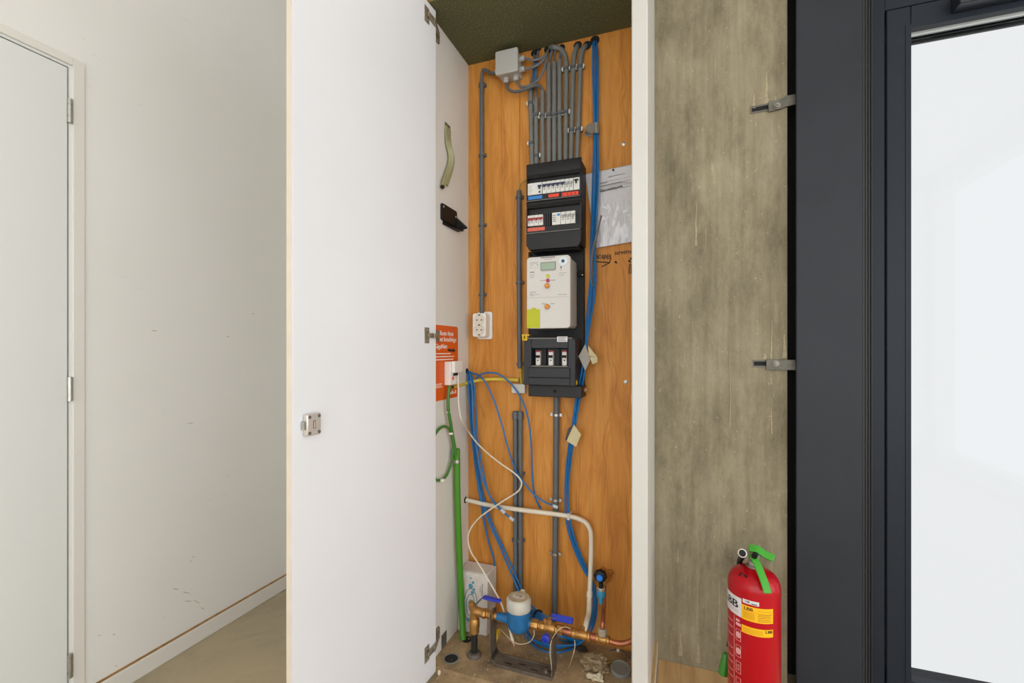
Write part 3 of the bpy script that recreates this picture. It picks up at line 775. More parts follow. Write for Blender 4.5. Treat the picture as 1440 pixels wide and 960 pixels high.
obj('test_button', B().box(xc - .005, xc + .005, y0 - .003, y0 - .0001, z0 + h * .72, z0 + h * .86), BLUEL, o)
g = B()
for k in range(4): g.box(zx(850), zx(872), y0 - .0004, y0 - .0001, z0 + h * (.25 + .16 * k), z0 + h * (.33 + .16 * k))
obj('print', g, INKG, o)
for v0, v1 in ((905, 938), (938, 970), (970, 1003)): module(v0, v1, z0, z1, True, MODG, MODW, .62)
for v in (797, 812, 827):
    obj('blank_cover', B().box(zx(v - 6), zx(v + 7), YB + .008, YB + .0215, z0, z1), BLACK, fb, bevel=.001)

# ------------------------------------------------------------------ meter board and meter
a = atY(743, 560, 1.79); b_ = atY(821.5, 340, 1.79)
mb = thing('meter_board', ((a.x + b_.x) / 2, 1.80, atY(743, 553, 1.79).z), 'black mounting board behind the electricity meter', 'mounting board')
obj('board_head', B().box(fx0 + .014, fx1 - .014, 1.7235, 1.787, zb_(353.5), zb_(347) - .0005), BLACK2, mb, bevel=.002)
obj('board', B().box(a.x, b_.x, 1.788, YP - .0005, atY(743, 545, 1.79).z, zb_(347) - .0005), BLACK2, mb, bevel=.003)
nt_ = B()
for k in range(14):
    xx = a.x + .05 + k * .008; nt_.box(xx, xx + .004, 1.7865, 1.7878, atY(743, 357.5, 1.79).z, atY(743, 356, 1.79).z)
obj('slot_row', nt_, mat('slot_grey', '#8a8680', .6), mb)
for px, py in ((746, 358), (814, 354)):
    q = atY(px, py, 1.787); obj('board_screw', B().lathe(q, -Y, [(.006, 0), (.006, .004), (.003, .005)], 12), DEEP, mb)
q = atY(817, 385, 1.787); obj('knob', B().lathe(q, -Y, [(.012, 0), (.012, .014), (.009, .017)], 14), DEEP, mb); q = atY(819, 386.5, 1.77); obj('knob_glint', B().lathe(q, -Y, [(.003, 0), (.002, .002)], 8), STEEL, mb)
YM = 1.665
me0 = atY(740.5, 462, YM); mw = atY(802, 461, YM).x - me0.x; mh = atY(740.5, 362, YM).z - me0.z
em = thing('electricity_meter', (me0.x + mw / 2, 1.72, me0.z), 'light grey electricity meter with small display and lime sticker', 'electricity meter')
obj('front_cover', B().rrect((me0.x, YM, me0.z), X, Z, mw, mh, .014, (0, .020, 0)), METERW, em, bevel=.003)
obj('body', B().rrect((me0.x + .002, YM + .0202, me0.z + .002), X, Z, mw - .004, mh - .004, .016, (0, .102, 0)), mat('meter_side', '#c3beb5', .45), em)
def mp_(px, py): return atY(px, py, YM)
def mface(name, px0, py0, px1, py1, m, th=.0012, off=.0, parent=em, bev=0, label=None):
    p, q = mp_(px0, py1), mp_(px1, py0); p2 = mp_(px1, py1)
    return obj(name, B().box(p.x, q.x, YM - th - off, YM - off - .0001, min(p.z, p.z), mp_(px0, py0).z), m, parent, bevel=bev, label=label)
disp = mface('display_frame', 760.3, 369, 781.5, 380.3, mat('lcd_frame', '#77786f', .4), .002)
mface('display', 761.5, 370, 780.5, 379.3, LCD, .0004, .0021, disp)
def mdisc(name, px, py, r, th, m, parent=em, n=20, off=0, label=None):
    q = mp_(px, py); return obj(name, B().lathe(q - Y * (.0001 + off), -Y, [(r, 0), (r, th * .7), (r * .85, th)], n), m, parent, label=label)
o = mdisc('optical_port', 792, 367, .0175, .0025, mat('port_pale', '#d3dcdf', .4))
mdisc('port_lens', 792, 367, .0062, .002, mat('port_lens', '#33485c', .2), o, off=.0026)
mdisc('indicator', 789, 375.5, .0026, .0008, DEEP)
mdisc('test_button', 770.5, 388, .0072, .004, mat('lime_button', '#c0c320', .4), label='lime green button')
mdisc('reset_button', 770.5, 394.3, .0072, .004, MAGENTA, label='magenta button')
for py in (402, 431):
    q = mp_(770, py); b = B(); b.lump(q - Y * .008, .0095, .008, .010, int(py), .18, 2); obj('wire_seal', b, SEAL, em, label='orange plastic seal')
st_k = mface('lime_sticker', 740.9, 435, 759.5, 461.3, LIME, .0005, .0002, label='lime yellow sticker')
mface('sticker_tab', 747.5, 432.8, 754, 435, LIME, .0005, .0002)
tx = B()
rows = [(742, 361.5, 757, 0), ]
def pline(px0, px1, py, hgt=.0022):
    p = mp_(px0, py); q = mp_(px1, py); tx.box(p.x, q.x, YM - .0006, YM - .0002, p.z - hgt / 2, p.z + hgt / 2)
for px0, px1, py, hg in ((760, 781, 362.5, .005), (765, 776, 365, .0015), (745, 757, 370, .002), (745, 750, 373, .002), (754, 757.5, 372.5, .002), (745, 748, 376.5, .0015), (751, 753, 376.5, .0015), (755, 757, 376.5, .0015), (745, 751.5, 383, .004), (745, 752, 387, .0015), (745, 751, 390, .0015),
        (762, 780, 381.5, .0012), (759.5, 767, 394.5, .002), (774, 781, 394, .002), (745, 754, 411, .002), (745, 749, 413, .0015), (745, 759, 414.5, .0012), (745, 751, 416, .0012), (785, 797, 414, .0018), (786, 797, 384, .0015), (786, 793, 387, .0015), (788.7, 789.4, 378, .008), (761.5, 767, 427, .0022), (774, 780, 427, .0022)): pline(px0, px1, py, hg)
obj('face_print', tx, INKG, em)
tx = B(); pline(741, 800.5, 419, .0012); obj('cover_joint', tx, mat('joint_grey', '#a9a49c', .5), em)
tx = B()
for i in range(5): pline(748 + (i % 2), 754 - (i % 3) * .6, 451.3 + i * 1.5, .0022)
obj('sticker_print', tx, mat('olive_print', '#4c5408', .6), em)
# main fuse box
YK = 1.68
ka = atY(736.5, 541, YK); kb = atY(809, 476, YK); kz1 = atY(736.5, 477, YK).z
mf = thing('main_fuse_box', ((ka.x + kb.x) / 2, 1.74, atY(743, 556, 1.72).z), 'anthracite main fuse box with three fuses below the meter', 'fuse box')
wa = atY(747, 515, YK); wb = atY(799, 489.5, YK)
fr_ = B()
fr_.box(ka.x, wa.x, YK, YK + .10, ka.z, kz1); fr_.box(wb.x, kb.x, YK, YK + .10, ka.z, kz1)
fr_.box(wa.x, wb.x, YK, YK + .10, ka.z, wa.z); fr_.box(wa.x, wb.x, YK, YK + .10, atY(747, 489.5, YK).z, kz1)
fr_.box(wa.x, wb.x, YK + .045, YK + .10, wa.z, atY(747, 489.5, YK).z)
obj('housing', fr_, ANTH, mf, bevel=.002)
wz0, wz1 = wa.z, atY(747, 489.5, YK).z
obj('lower_panel', B().box(ka.x + .02, kb.x - .02, YK - .006, YK - .0002, atY(745, 530, YK).z, wz0 - .004), ANTH, mf, bevel=.002)
obj('lower_strip', B().box(ka.x + .02, kb.x - .02, YK - .005, YK - .0002, ka.z + .002, atY(745, 530.6, YK).z), ANTH, mf, bevel=.002)
obj('upper_lip', B().box(ka.x + .008, kb.x - .012, YK + .001, YK + .10, kz1 + .0002, kz1 + .006), mat('lip_grey', '#5d5a56', .5), mf)
obj('window_sill', B().prism([(wa.x + .0005, YK + .001, wz0 + .0003), (wb.x - .0005, YK + .001, wz0 + .0003), (wb.x - .0005, YK + .0445, wz0 + .0003), (wa.x + .0005, YK + .0445, wz0 + .0003)], (0, 0, .002)), mat('sill_beige', '#9a917e', .6), mf)
for px in (756.5, 774.5, 793.7):
    q = atY(px, 509.5, YK + .020); h = atY(px, 493, YK + .020).z - q.z; wdt = .0088
    o = obj('fuse_holder', B().box(q.x - wdt, q.x + wdt, YK + .020, YK + .0445, wz0 + .004, q.z + h), mat('fuse_white', '#d8d2cc', .4), mf, bevel=.001)
    obj('red_cap', B().box(q.x - wdt, q.x + wdt, YK + .0185, YK + .0199, q.z + h * .88, q.z + h), REDT, o)
    obj('toggle', B().box(q.x - .0075, q.x + .0075, YK + .012, YK + .0199, q.z + h * .40, q.z + h * .62), DEEP, o)
    obj('lock_dot', B().cyl((q.x, YK + .0199, q.z + h * .18), (q.x, YK + .0190, q.z + h * .18), .0028, n=10), INK, o)
for px in (765, 784):
    q = atY(px, 505, YK + .03); obj('partition', B().box(q.x - .008, q.x + .008, YK + .03, YK + .0445, wz0 + .0025, wz1 - .001), BLACK2, mf)
a = atY(783.5, 480.5, YK); b_ = atY(798, 472.5, YK); lz = a.z
sl = obj('paper_label', B().box(a.x, b_.x, YK - .001, YK - .0001, lz, lz + .020), PAPER, mf)
tx = B()
for i in range(3): tx.box(a.x + .004, b_.x - .004 - .006 * (i % 2), YK - .0013, YK - .0011, lz + .003 + i * .0055, lz + .006 + i * .0055)
obj('label_print', tx, INKG, sl)
a = atY(742.8, 557, 1.715); b_ = atY(818, 543, 1.715)
base = B(); base.box(a.x, b_.x, 1.715, 1.80, a.z, ka.z - .001); obj('terminal_base', base, BLACK, mf, bevel=.003)
q = atY(780, 550, 1.714); obj('base_screw', B().lathe(q, -Y, [(.007, 0), (.006, .002)], 12), DEEP, mf)
q = atY(739, 474, YK - .004)
sb = B(); sb.box(q.x - .014, q.x + .016, YK - .008, YK + .004, q.z + .006, q.z + .011); sb.box(q.x - .012, q.x - .007, YK - .008, YK + .004, q.z - .012, q.z + .006); sb.box(q.x + .002, q.x + .007, YK - .008, YK + .004, q.z - .012, q.z + .006); sb.lump((q.x + .001, YK - .009, q.z - .010), .009, .004, .004, 4, .2, 2)
obj('seal_clip', sb, YEL, mf, label='yellow sealing clip')
q = atY(810, 538, YK + .02); obj('earth_clip', B().lump(q, .006, .006, .010, 9, .2, 2), YEL, mf)
q = atY(822.5, 548, 1.775); obj('brown_cap', B().lump(q, .011, .012, .010, 3, .2, 2), mat('cap_flesh', '#b98a63', .6), None, 'small brown cap peeking from behind the main fuse box', 'cap')

# ------------------------------------------------------------------ blue data cables down the right of the board
main = [(836.5, 57, 1.826), (836.8, 66, 1.800), (837, 100, 1.790), (838, 185, 1.785), (838, 250, 1.782), (836, 300, 1.778), (834, 345, 1.776), (834, 385, 1.776), (832.5, 415, 1.77), (829, 445, 1.765), (825, 482, 1.76), (820, 520, 1.755), (813.5, 556, 1.755), (807, 598, 1.765), (801.5, 640, 1.777), (797.5, 680, 1.784), (797.2, 715, 1.781), (801, 742, 1.781), (811, 772, 1.787), (823, 800, 1.790)]
tails = [[(834, 822, 1.785), (837.5, 845, 1.76), (835, 870, 1.70), (829, 890, 1.66), (815, 905, 1.66)], [(834.5, 820, 1.787), (839, 845, 1.765), (837.5, 870, 1.71), (831, 888, 1.68), (820, 900, 1.68)], [(832, 818, 1.79), (836, 845, 1.77), (833, 872, 1.73), (824, 889, 1.71)], [(832, 818, 1.794), (834.5, 845, 1.78), (831, 872, 1.74), (822, 886, 1.73)]]
offs = [(-.0098, -.001), (-.0026, -.006), (.0092, -.002), (.0032, .003)]
for i, (ox, oy) in enumerate(offs):
    pts = []
    for k, p in enumerate(main):
        sq = .55 if k in (3, 10, 13) else (.5 if k == 0 else 1.0)
        wob = .0022 * math.sin(k * 1.3 + i * 2.1)
        pts.append(atY(*p) + Vector((ox * sq * (1.0 if k < 9 else .8) + wob * .9, oy * sq, 0)))
    pts += path(tails[i], 1.75)
    obj('data_cable', B().tube(pts, .0037, 8, 5), BLUE, None, ('leftmost blue cable of the taped bundle right of the fuse board', 'front blue cable of the taped bundle right of the fuse board', 'rightmost blue cable of the taped bundle right of the fuse board', 'rear blue cable of the taped bundle right of the fuse board')[i], 'cable', 'blue data cables beside the fuse board')
def tape(pxs, Yd, vec, m, lab):
    pts = [atY(x, y, yy) for (x, y, yy) in pxs]
    return obj('tape_flag', B().prism(pts, vec), m, None, lab, 'tape', 'pieces of tape on the blue cables')
t = thing('tape_flag', atY(838, 190, 1.775), 'top piece of silvery tape around the blue cables', 'tape', 'pieces of tape on the blue cables')
tb = B(); p = atY(838.3, 181, 1.784); tb.lathe(p - Z * .022, Z, [(.0125, 0), (.0125, .042)], 14, False); obj('wrap', tb, TAPE, t)
tb = B(); tb.ribbon([atY(837, 178, 1.772), atY(830, 181, 1.762), atY(826.5, 188, 1.758), atY(825.5, 191, 1.758)], [Z, Z, Z * .9 + X * .3, Z * .9 + X * .4], .018, .0006); obj('flag', tb, TAPE, t)
obj('tape_strip', B().ribbon([atY(845.5, 303, 1.757), atY(841.5, 320, 1.758), atY(837.5, 338, 1.76), atY(834.5, 350, 1.763), atY(833, 362, 1.765), atY(832.2, 392, 1.766), atY(834, 402, 1.768)], [Y + X * .3] * 7, .007, .0009), TAPE, None, 'narrow grey tape strip peeling off beside the plastic sleeve', 'tape')
t = thing('tape_flag', atY(826, 520, 1.74), 'crossed silvery tape flag on the blue cables beside the main fuse box', 'tape', 'pieces of tape on the blue cables')
tb = B(); tb.prism([atY(823, 483.5, 1.742), atY(813.5, 501, 1.735), atY(823, 521, 1.738), atY(830, 506, 1.742)], (0, .0012, 0)); obj('flag', tb, TAPE, t)
tb = B(); tb.prism([atY(827, 485.5, 1.744), atY(828, 500, 1.745), atY(840, 502, 1.75)], (0, .0012, 0)); tb.prism([atY(829, 501, 1.746), atY(833, 512, 1.748), atY(840, 509, 1.751), atY(840, 502.3, 1.751)], (0, .0012, 0)); obj('folded_end', tb, TAPEB, t)
t = thing('tape_flag', atY(805, 628, 1.745), 'lowest beige tape flag on the blue cables', 'tape', 'pieces of tape on the blue cables')
tb = B(); tb.prism([atY(807, 596.5, 1.745), atY(817, 611, 1.75), atY(810, 628, 1.747), atY(797, 620, 1.742)], (0, .0012, 0)); obj('flag', tb, TAPEB, t)
tb = B(); tb.prism([atY(806, 597, 1.744), atY(796.5, 620, 1.741), atY(794.5, 618, 1.748), atY(799, 602, 1.75)], (0, .0012, 0)); obj('folded_end', tb, mat('tape_dark', '#4c4a44', .5), t)

# ------------------------------------------------------------------ paper in a sleeve and pen marks
sv = thing('document_sleeve', atY(856, 345, YP - .005), 'wrinkled clear sleeve with a printed form pinned right of the blue cables', 'document')
A, Bq, C_, D_ = atY(823, 245, YP - .006), atY(893, 230, YP - .006), atY(893, 339.5, YP - .006), atY(837.5, 349, YP - .006)
wm = bpy.data.materials.new('sleeve'); wm.use_nodes = True
b_ = wm.node_tree.nodes['Principled BSDF']; b_.inputs['Base Color'].default_value = (*hx('#c9c7ca'), 1); b_.inputs['Roughness'].default_value = .10; b_.inputs['Coat Weight'].default_value = 1.0; b_.inputs['Coat Roughness'].default_value = .04
def quad_grid(b, A, Bq, C_, D_, n, m, f):
    vs = [[b.bm.verts.new((A * (1 - i / n) + Bq * (i / n)) * (1 - j / m) + (D_ * (1 - i / n) + C_ * (i / n)) * (j / m) + f(i / n, j / m)) for j in range(m + 1)] for i in range(n + 1)]
    for i in range(n):
        for j in range(m): b.bm.faces.new((vs[i][j], vs[i + 1][j], vs[i + 1][j + 1], vs[i][j + 1]))
    return b
def wr_(u, v):
    m_ = min(1, max(0, (v - .27) * 5)); e_ = .12 + .88 * m_
    a = noise.noise(Vector((u * 9, v * 4.5, 1.3))) * .0026 + abs(noise.noise(Vector((u * 20 + v * 3, v * 8, 7.1)))) * .0026
    return Vector((0, -abs(a) * e_ - .0008, 0))
so_ = obj('sleeve', quad_grid(B(), A, Bq, C_, D_, 70, 70, wr_), wm, sv)
md = so_.modifiers.new('thick', 'SOLIDIFY'); md.thickness = .0012; md.offset = 1
uu = (Bq - A).normalized(); vv = (A - D_).normalized(); vv = (vv - uu * uu.dot(vv)).normalized()
base_ = atY(843, 245, YP - .0102)
tx = B()
for px0, px1, py, hg in ((855, 879, 246.5, .002), (843.5, 888, 252.5, .0009), (843.5, 854, 253.5, .003), (843.5, 888, 257, .0009), (843.5, 875, 257.2, .002), (843.5, 888, 261.5, .0009), (843.5, 882, 259, .0014), (843.5, 888, 265.5, .0009), (843.5, 850, 262.5, .002)):
    # printed lines run parallel to the tilted top edge
    p = atY(px0, py + (865 - px0) * .215 - .0, YP - .0098); q = atY(px1, py + (865 - px1) * .215, YP - .0098)
    tx.hull([p - vv * hg / 2, q - vv * hg / 2, q + vv * hg / 2, p + vv * hg / 2], [(0, 1, 2, 3)])
obj('form_print', tx, INKG, sv)
tx = B(); rnd = random.Random(3)
p0 = atY(844, 269, YP - .0102); p1 = atY(875, 261.8, YP - .0102); pts = []
for k in range(34):
    t_ = k / 33; pts.append(p0.lerp(p1, t_) + Z * (.0035 * math.sin(k * 2.3) + rnd.uniform(-.002, .002)))
tx.tube(pts, .0011, 5, 2); obj('handwriting', tx, INK, sv)
q = atY(862.3, 239, YP - .0102); obj('push_pin', B().lathe(q, -Y, [(.004, 0), (.004, .004), (.0025, .007)], 10), mat('pin_green', '#48502a', .4), sv)
# felt pen notes on the plywood
tx = B(); k_ = YP - .0006
q = atY(831, 364.5, k_); r = atY(860, 364.5, k_)
put_text(tx, 'CONTAINER', q, Vector((1, 0, -.05)), Z, (r - q).length, .018, .03)
def pen(pts, w=.0019): tx.tube([atY(a, b, k_ - .0004) for a, b in pts], w, 5, 3, smooth=False)
pen([(834, 367.3), (857.5, 369.2)]); pen([(857.5, 369.2), (846.5, 374.8)]); pen([(857.5, 369.2), (858.5, 363.5)])
q = atY(864.5, 358.5, k_); r = atY(888.5, 357, k_)
put_text(tx, 'serverru', q, Vector((1, 0, .03)), Z, (r - q).length, .012, .04)
for px, py in ((865.8, 368.3), (885, 366.8), (887.5, 363.5)):
    c0 = atY(px, py, k_); tx.lathe(c0, -Y, [(.0045, 0), (.0045, .0003)], 10)
pen([(866, 368.5), (868, 370)]); pen([(885, 367), (887, 369)]); pen([(885.4, 371), (884.5, 385)]); pen([(887.4, 371), (887.6, 385)])
obj('pen_marks', tx, INK, cup, label='black felt pen notes on the plywood')

# ------------------------------------------------------------------ things on the left side panel
# provider notice
yl = atX(610.5, 500, XS).y - .012; yr = atX(643.5, 500, XS).y
zt = atX(643.5, 459.5, XS).z; zb2 = atX(643.5, 557.5, XS).z; pw = yr - yl; ph = zt - zb2
no = thing('provider_notice', (XS, (yl + yr) / 2, zb2), 'orange notice card with white lettering on the left side panel', 'notice')
obj('card', B().rrect((XS + .0004, yl, zb2), Y, Z, pw, ph, .012, (.0012, 0, 0)), ORANGE, no)
tx = B(); o0 = Vector((XS + .0019, yl, zb2))
def fr2(x, y): return o0 + Y * (x * pw) + Z * (y * ph)
for s_, x, y, wd, hh in (('Welkom thuis', .06, .865, .74, .064), ('in het krachtige', .06, .765, .86, .082), ('GigaNet', .06, .67, .48, .080)):
    obj('headline', put_text(B(), s_, fr2(x, y), Y, Z, wd * pw, hh * ph), WPRINT, no)
for i, y in enumerate((.615, .575, .535)): obj('text_line', strip(B(), o0, Y, Z, .08 * pw, (.70, .84, .80)[i] * pw, y * ph, (y + .012) * ph), WPRINT, no)
for i, y in enumerate((.215, .195, .175)): strip(tx, o0, Y, Z, .08 * pw, (.34, .30, .36)[i] * pw, y * ph, (y + .008) * ph)
for i in range(4): strip(tx, o0, Y, Z, (.66 + .07 * i) * pw, (.71 + .07 * i) * pw, .055 * ph, (.085 + .02 * (i % 2)) * ph)
obj('small_print', tx, WPRINT, no)
tx = B(); rnd = random.Random(5)
pts = [fr2(.56 + .011 * k, .665 + .018 * math.sin(k * 2.1) + rnd.uniform(-.008, .008)) + X * .0006 for k in range(28)]
tx.tube(pts, .0011, 5, 2); obj('handwriting', tx, INK, no)
# small white fibre termination box with adapter
za, zc = atX(636, 541.5, XS + .033).z, atX(636, 508.5, XS + .033).z
y0_, y1_ = atX(634.5, 525, XS + .033).y, atX(648.5, 515, XS + .033).y
ft = thing('fibre_box', (XS + .016, (y0_ + y1_) / 2, za), 'small white fibre connection box on the orange notice card', 'connection box')
obj('housing', B().box(XS + .0022, XS + .030, y0_, y1_ - .012, za, zc), WHITE, ft, bevel=.002)
ad = obj('adapter', B().box(XS + .0022, XS + .040, y0_ + .016, y1_, za + (zc - za) * .52, zc + .001), WHITE, ft, bevel=.002)
pr = B()
for k in range(3): pr.box(XS + .0315, XS + .0375, y0_ + .020 + k * .011, y0_ + .027 + k * .011, za + (zc - za) * .40, za + (zc - za) * .515)
obj('port', pr, INK, ft)
obj('orange_tag', B().box(XS + .0302, XS + .0312, y0_ + .014, y0_ + .026, za + (zc - za) * .22, za + (zc - za) * .36), REDL, ft)
# black L bracket with a slot
p = atX(619, 305, XS); q = atX(640.5, 305, XS)
zt_ = atX(620, 285.5, XS).z; zb3 = atX(620, 309, XS).z
br = thing('shelf_bracket', (XS, (p.y + q.y) / 2, zb3), 'black plastic bracket screwed to the left side panel', 'bracket')
hh = zt_ - zb3
obj('wall_plate', B().rrect((XS + .0003, p.y, zb3), Y, Z, q.y - p.y, hh, .008, (.008, 0, 0)), BLACK2, br, bevel=.001)
A_ = atX(622, 310.5, XS + .001); B_ = atX(643.5, 322, XS + .001); E_ = atX(641, 304, XS + .001); Cq = B_ + X * .046 + Z * .004
arm = B()
arm.prism([A_, B_, Cq, E_], (0, 0, -.007))
arm.prism([A_ - Z * .007, B_ - Z * .007, B_ + X * .030 - Z * .006], (0, 0, -.006))
obj('arm', arm, BLACK2, br, bevel=.001)
sc_ = (B_ + Cq + E_) / 3
obj('arm_slot', B().obox(sc_ + Z * .0012, (Cq - E_).normalized() * .012, X * .003, Z * .0006), WHITE, br)
for yy, zz in ((p.y + .014, zt_ - .012), (q.y - .012, zt_ - .025)): obj('screw', B().lathe((XS + .0083, yy, zz), X, [(.005, 0), (.004, .0015)], 10), STEEL, br)
# cut flat cables hanging out of the panel
fl = thing('flat_cable', atX(622, 262, XS + .02), 'pair of cut olive cables hanging out of the left side panel', 'cable')
q0 = atX(629.5, 178, XS)
obj('cable_slot', B().box(XS + .0002, XS + .0009, atX(625.5, 190, XS).y, atX(633, 190, XS).y, atX(629, 194, XS).z, atX(629, 174, XS).z), OLIVED, fl)
P1 = [(628, 178, XS + .004), (628.2, 190, XS + .006), (630.5, 204, XS + .012), (634, 217, XS + .016), (633.5, 230, XS + .016), (628.5, 245, XS + .014), (622.5, 262, XS + .012)]
P2 = [(632, 182, XS + .003), (632, 196, XS + .005), (633, 208, XS + .008), (636, 220, XS + .011), (636, 231, XS + .011), (632.5, 246, XS + .009), (628, 260, XS + .007)]
wd_ = [Y, Y, Y * .9 + X * .5, Y * .5 + X * .9, Y * .8 + X * .6, Y + X * .2, Y]
obj('strand', B().ribbon([atX(*k_) for k_ in P1], wd_, .0105, .0034), OLIVE, fl, bevel=.001)
obj('strand', B().ribbon([atX(*k_) for k_ in P2], wd_, .0085, .0030), OLIVE, fl, bevel=.001)
obj('cut_end', B().cyl(atX(622.5, 262, XS + .012), atX(621.9, 263.6, XS + .012), .008, n=8), INK, fl)
# green cable, loop and conduit
gx = XS + .022
gc = [(632, 543, gx), (630.5, 555, gx), (630, 568, gx), (631.5, 582, gx), (634, 597, gx), (637, 615, gx), (640, 632, gx + .002), (641.5, 640, gx + .004)]
t = thing('green_cable', atX(636, 640, gx), 'thin green cable from the fibre box with a hanging loop', 'cable')
obj('lead', B().tube([atX(*k_) for k_ in gc], .0068, 8, 5), GREENC, t)
lp_ = [(638.5, 640, gx - .004), (637.5, 628, gx - .004), (634, 608, gx - .006), (629, 600.5, gx - .008), (622, 600, gx - .010), (613.5, 608, gx - .012), (606, 625, gx - .012), (605, 648, gx - .012), (611.5, 672.5, gx - .012), (620, 674.8, gx - .010), (628, 668, gx - .008), (634, 652, gx - .006), (637.5, 632, gx - .004), (637, 618, gx - .003)]
obj('loop', B().tube([atX(*k_) for k_ in lp_], .0052, 8, 5), GREENC, t)
for px, py in ((631, 578.5), (634, 609), (622, 674.5)):
    q = atX(px, py, gx - .002); obj('cable_tie', B().lathe(q - Z * .004, Z, [(.0095, 0), (.0095, .007)], 10), WHITE, t)
g0 = atZ(651.3, 899, ZF + .001); 
t = thing('green_conduit', g0, 'thick bright green conduit rising from the cupboard floor', 'conduit')
gp = [g0, atX(649, 850, XS + .030), atX(646.3, 790, XS + .024), atX(644.2, 730, XS + .022), atX(643, 680, XS + .022), atX(642.5, 631, XS + .022)]
obj('pipe', B().tube(gp, .0128, 16, 6), GREEN, t)
q = atX(642.4, 648, XS + .022); obj('steel_clip', B().lathe(q - Z * .006, Z, [(.0145, 0), (.0145, .012)], 16), STEEL, t)
q = g0 + Vector((.014, .006, 0)); obj('floor_gap', B().cyl(q + Z * .0, q + Z * .0006, .020, n=20), DEEP, t)
# yellow flexible conduit
yp = [atX(637, 544, XS + .014), atY(652, 540, 1.765), atY(668, 535.5, 1.785), atY(690, 533, 1.792), atY(712, 533.5, 1.795), atY(729.5, 534.5, 1.793)]
t = thing('yellow_conduit', atY(690, 537, 1.79), 'yellow flexible conduit running right from below the fibre box', 'conduit')
obj('pipe', B().tube(yp, .0075, 12, 7), YELLOW, t)
obj('open_end', B().lathe(yp[0] - (yp[1] - yp[0]).normalized() * .0008, (yp[1] - yp[0]), [(.0058, 0), (.0058, .0006)], 12), INK, t)
# blue cables from the corner hole
q = Vector((XS + .0003, YP - .018, atY(659, 521, YP).z)); obj('cable_hole', B().cyl(q, q + X * .0006, .012, n=16), DEEP, cup)
st0 = [(657.5, 522, 1.80)]
GB = 'loose blue data cables in the left corner'
bl = [
 ('loose blue cable dropping behind the white carton', .0034, st0 + [(658.5, 530, 1.775), (660, 560, 1.770), (662, 595, 1.772), (666, 635, 1.775), (672, 680, 1.780), (677, 710, 1.784), (681, 735, 1.786), (688, 765, 1.788), (694, 785, 1.790), (697, 815, 1.796)], None),
 ('inner loose blue cable running down behind the water meter', .0036, st0 + [(659, 528, 1.784), (661, 562, 1.778), (664, 605, 1.778), (669.5, 655, 1.780), (677, 700, 1.782), (688, 735, 1.785), (702, 765, 1.786), (715, 797, 1.786), (727, 824, 1.775), (735, 845, 1.75), (743, 862, 1.72)], None),
 ('outer loose blue cable running down behind the water meter', .0036, st0 + [(660.5, 527, 1.79), (663, 560, 1.786), (667, 610, 1.786), (673, 660, 1.788), (679, 695, 1.788), (691, 733, 1.79), (705.5, 765, 1.79), (717, 790, 1.788), (731, 822, 1.775), (741, 843, 1.76), (752, 856, 1.74), (770, 868, 1.72)], None),
 ('long blue cable curving to a plug over the white pipe, lower end', .0034, st0 + [(661, 524.5, 1.785), (666, 540, 1.776), (669, 575, 1.772), (671, 612, 1.770), (677, 650, 1.766), (686, 690, 1.762), (697, 709, 1.758), (708, 720, 1.754), (717, 727, 1.750)], 'plug'),
 ('blue cable curving to a plug over the white pipe, upper end', .0034, st0 + [(660, 523.5, 1.78), (663.5, 545, 1.768), (665, 590, 1.764), (669, 625, 1.762), (676, 665, 1.758), (688, 695, 1.754), (697, 708, 1.750), (705, 716, 1.748)], 'plug'),
 ('blue cable arching across to a plug beside the thick conduit', .0032, st0 + [(664, 524.5, 1.785), (674, 528, 1.775), (684, 540, 1.768), (695, 564, 1.764), (706, 598, 1.764), (714, 628, 1.768), (724, 658, 1.772), (735, 676, 1.774), (750, 694, 1.776), (765, 705, 1.776), (778, 710.5, 1.77)], 'plug'),
 ('blue cable in a high arch hanging down between the conduits', .0032, [(664, 550, 1.79), (668, 535, 1.785), (677, 526, 1.775), (690, 524, 1.768), (703, 527, 1.766), (719, 540, 1.77), (734, 562, 1.772), (743, 590, 1.776), (747, 625, 1.778), (748, 655, 1.78), (750, 685, 1.785), (754, 703, 1.79), (760.5, 715, 1.795)], None),
]
for lab, r, pts, end in bl:
    t = thing('data_cable', atY(pts[-1][0], pts[-1][1], pts[-1][2]), lab, 'cable', GB)
    P = path(pts, 1.78); obj('lead', B().tube(P, r * 1.15, 8, 6), BLUE, t)
    if end:
        d_ = (P[-1] - P[-2]).normalized(); sd = d_.cross(Y).normalized()
        obj('plug', B().obox(P[-1] + d_ * .010, d_ * .011, sd * .0058, sd.cross(d_) * .004), mat('clear_plug', '#b9c3cc', .2), t, bevel=.001)
# white fibre patch cable
fc = [atX(644, 527, XS + .036), atX(644.5, 545, XS + .04), atX(645, 567, XS + .045), atX(649, 590, XS + .06), atY(660.5, 609, 1.755), atY(673, 625, 1.752), atY(688, 639, 1.748), atY(706, 653, 1.745), atY(722, 664, 1.743), atY(731, 673, 1.742), atY(733.5, 681, 1.741), atY(728, 691, 1.74), atY(714, 700, 1.738), atY(694, 713, 1.735), atY(675, 727, 1.728), atY(663, 741, 1.72), atY(658, 756, 1.71), atY(662, 775, 1.695), atY(672, 791, 1.675), atY(685, 812, 1.65), atY(697, 833, 1.625), atY(706, 851, 1.605), atY(713, 873, 1.60), atY(718, 890, 1.60)]
t = thing('fibre_patch_cable', atY(721, 905, 1.60), 'white fibre cable winding down in front of the carton to the floor', 'cable')
obj('lead', B().tube(fc, .0032, 8, 6), CREAM, t)
d_ = (fc[-1] - fc[-2]).normalized()
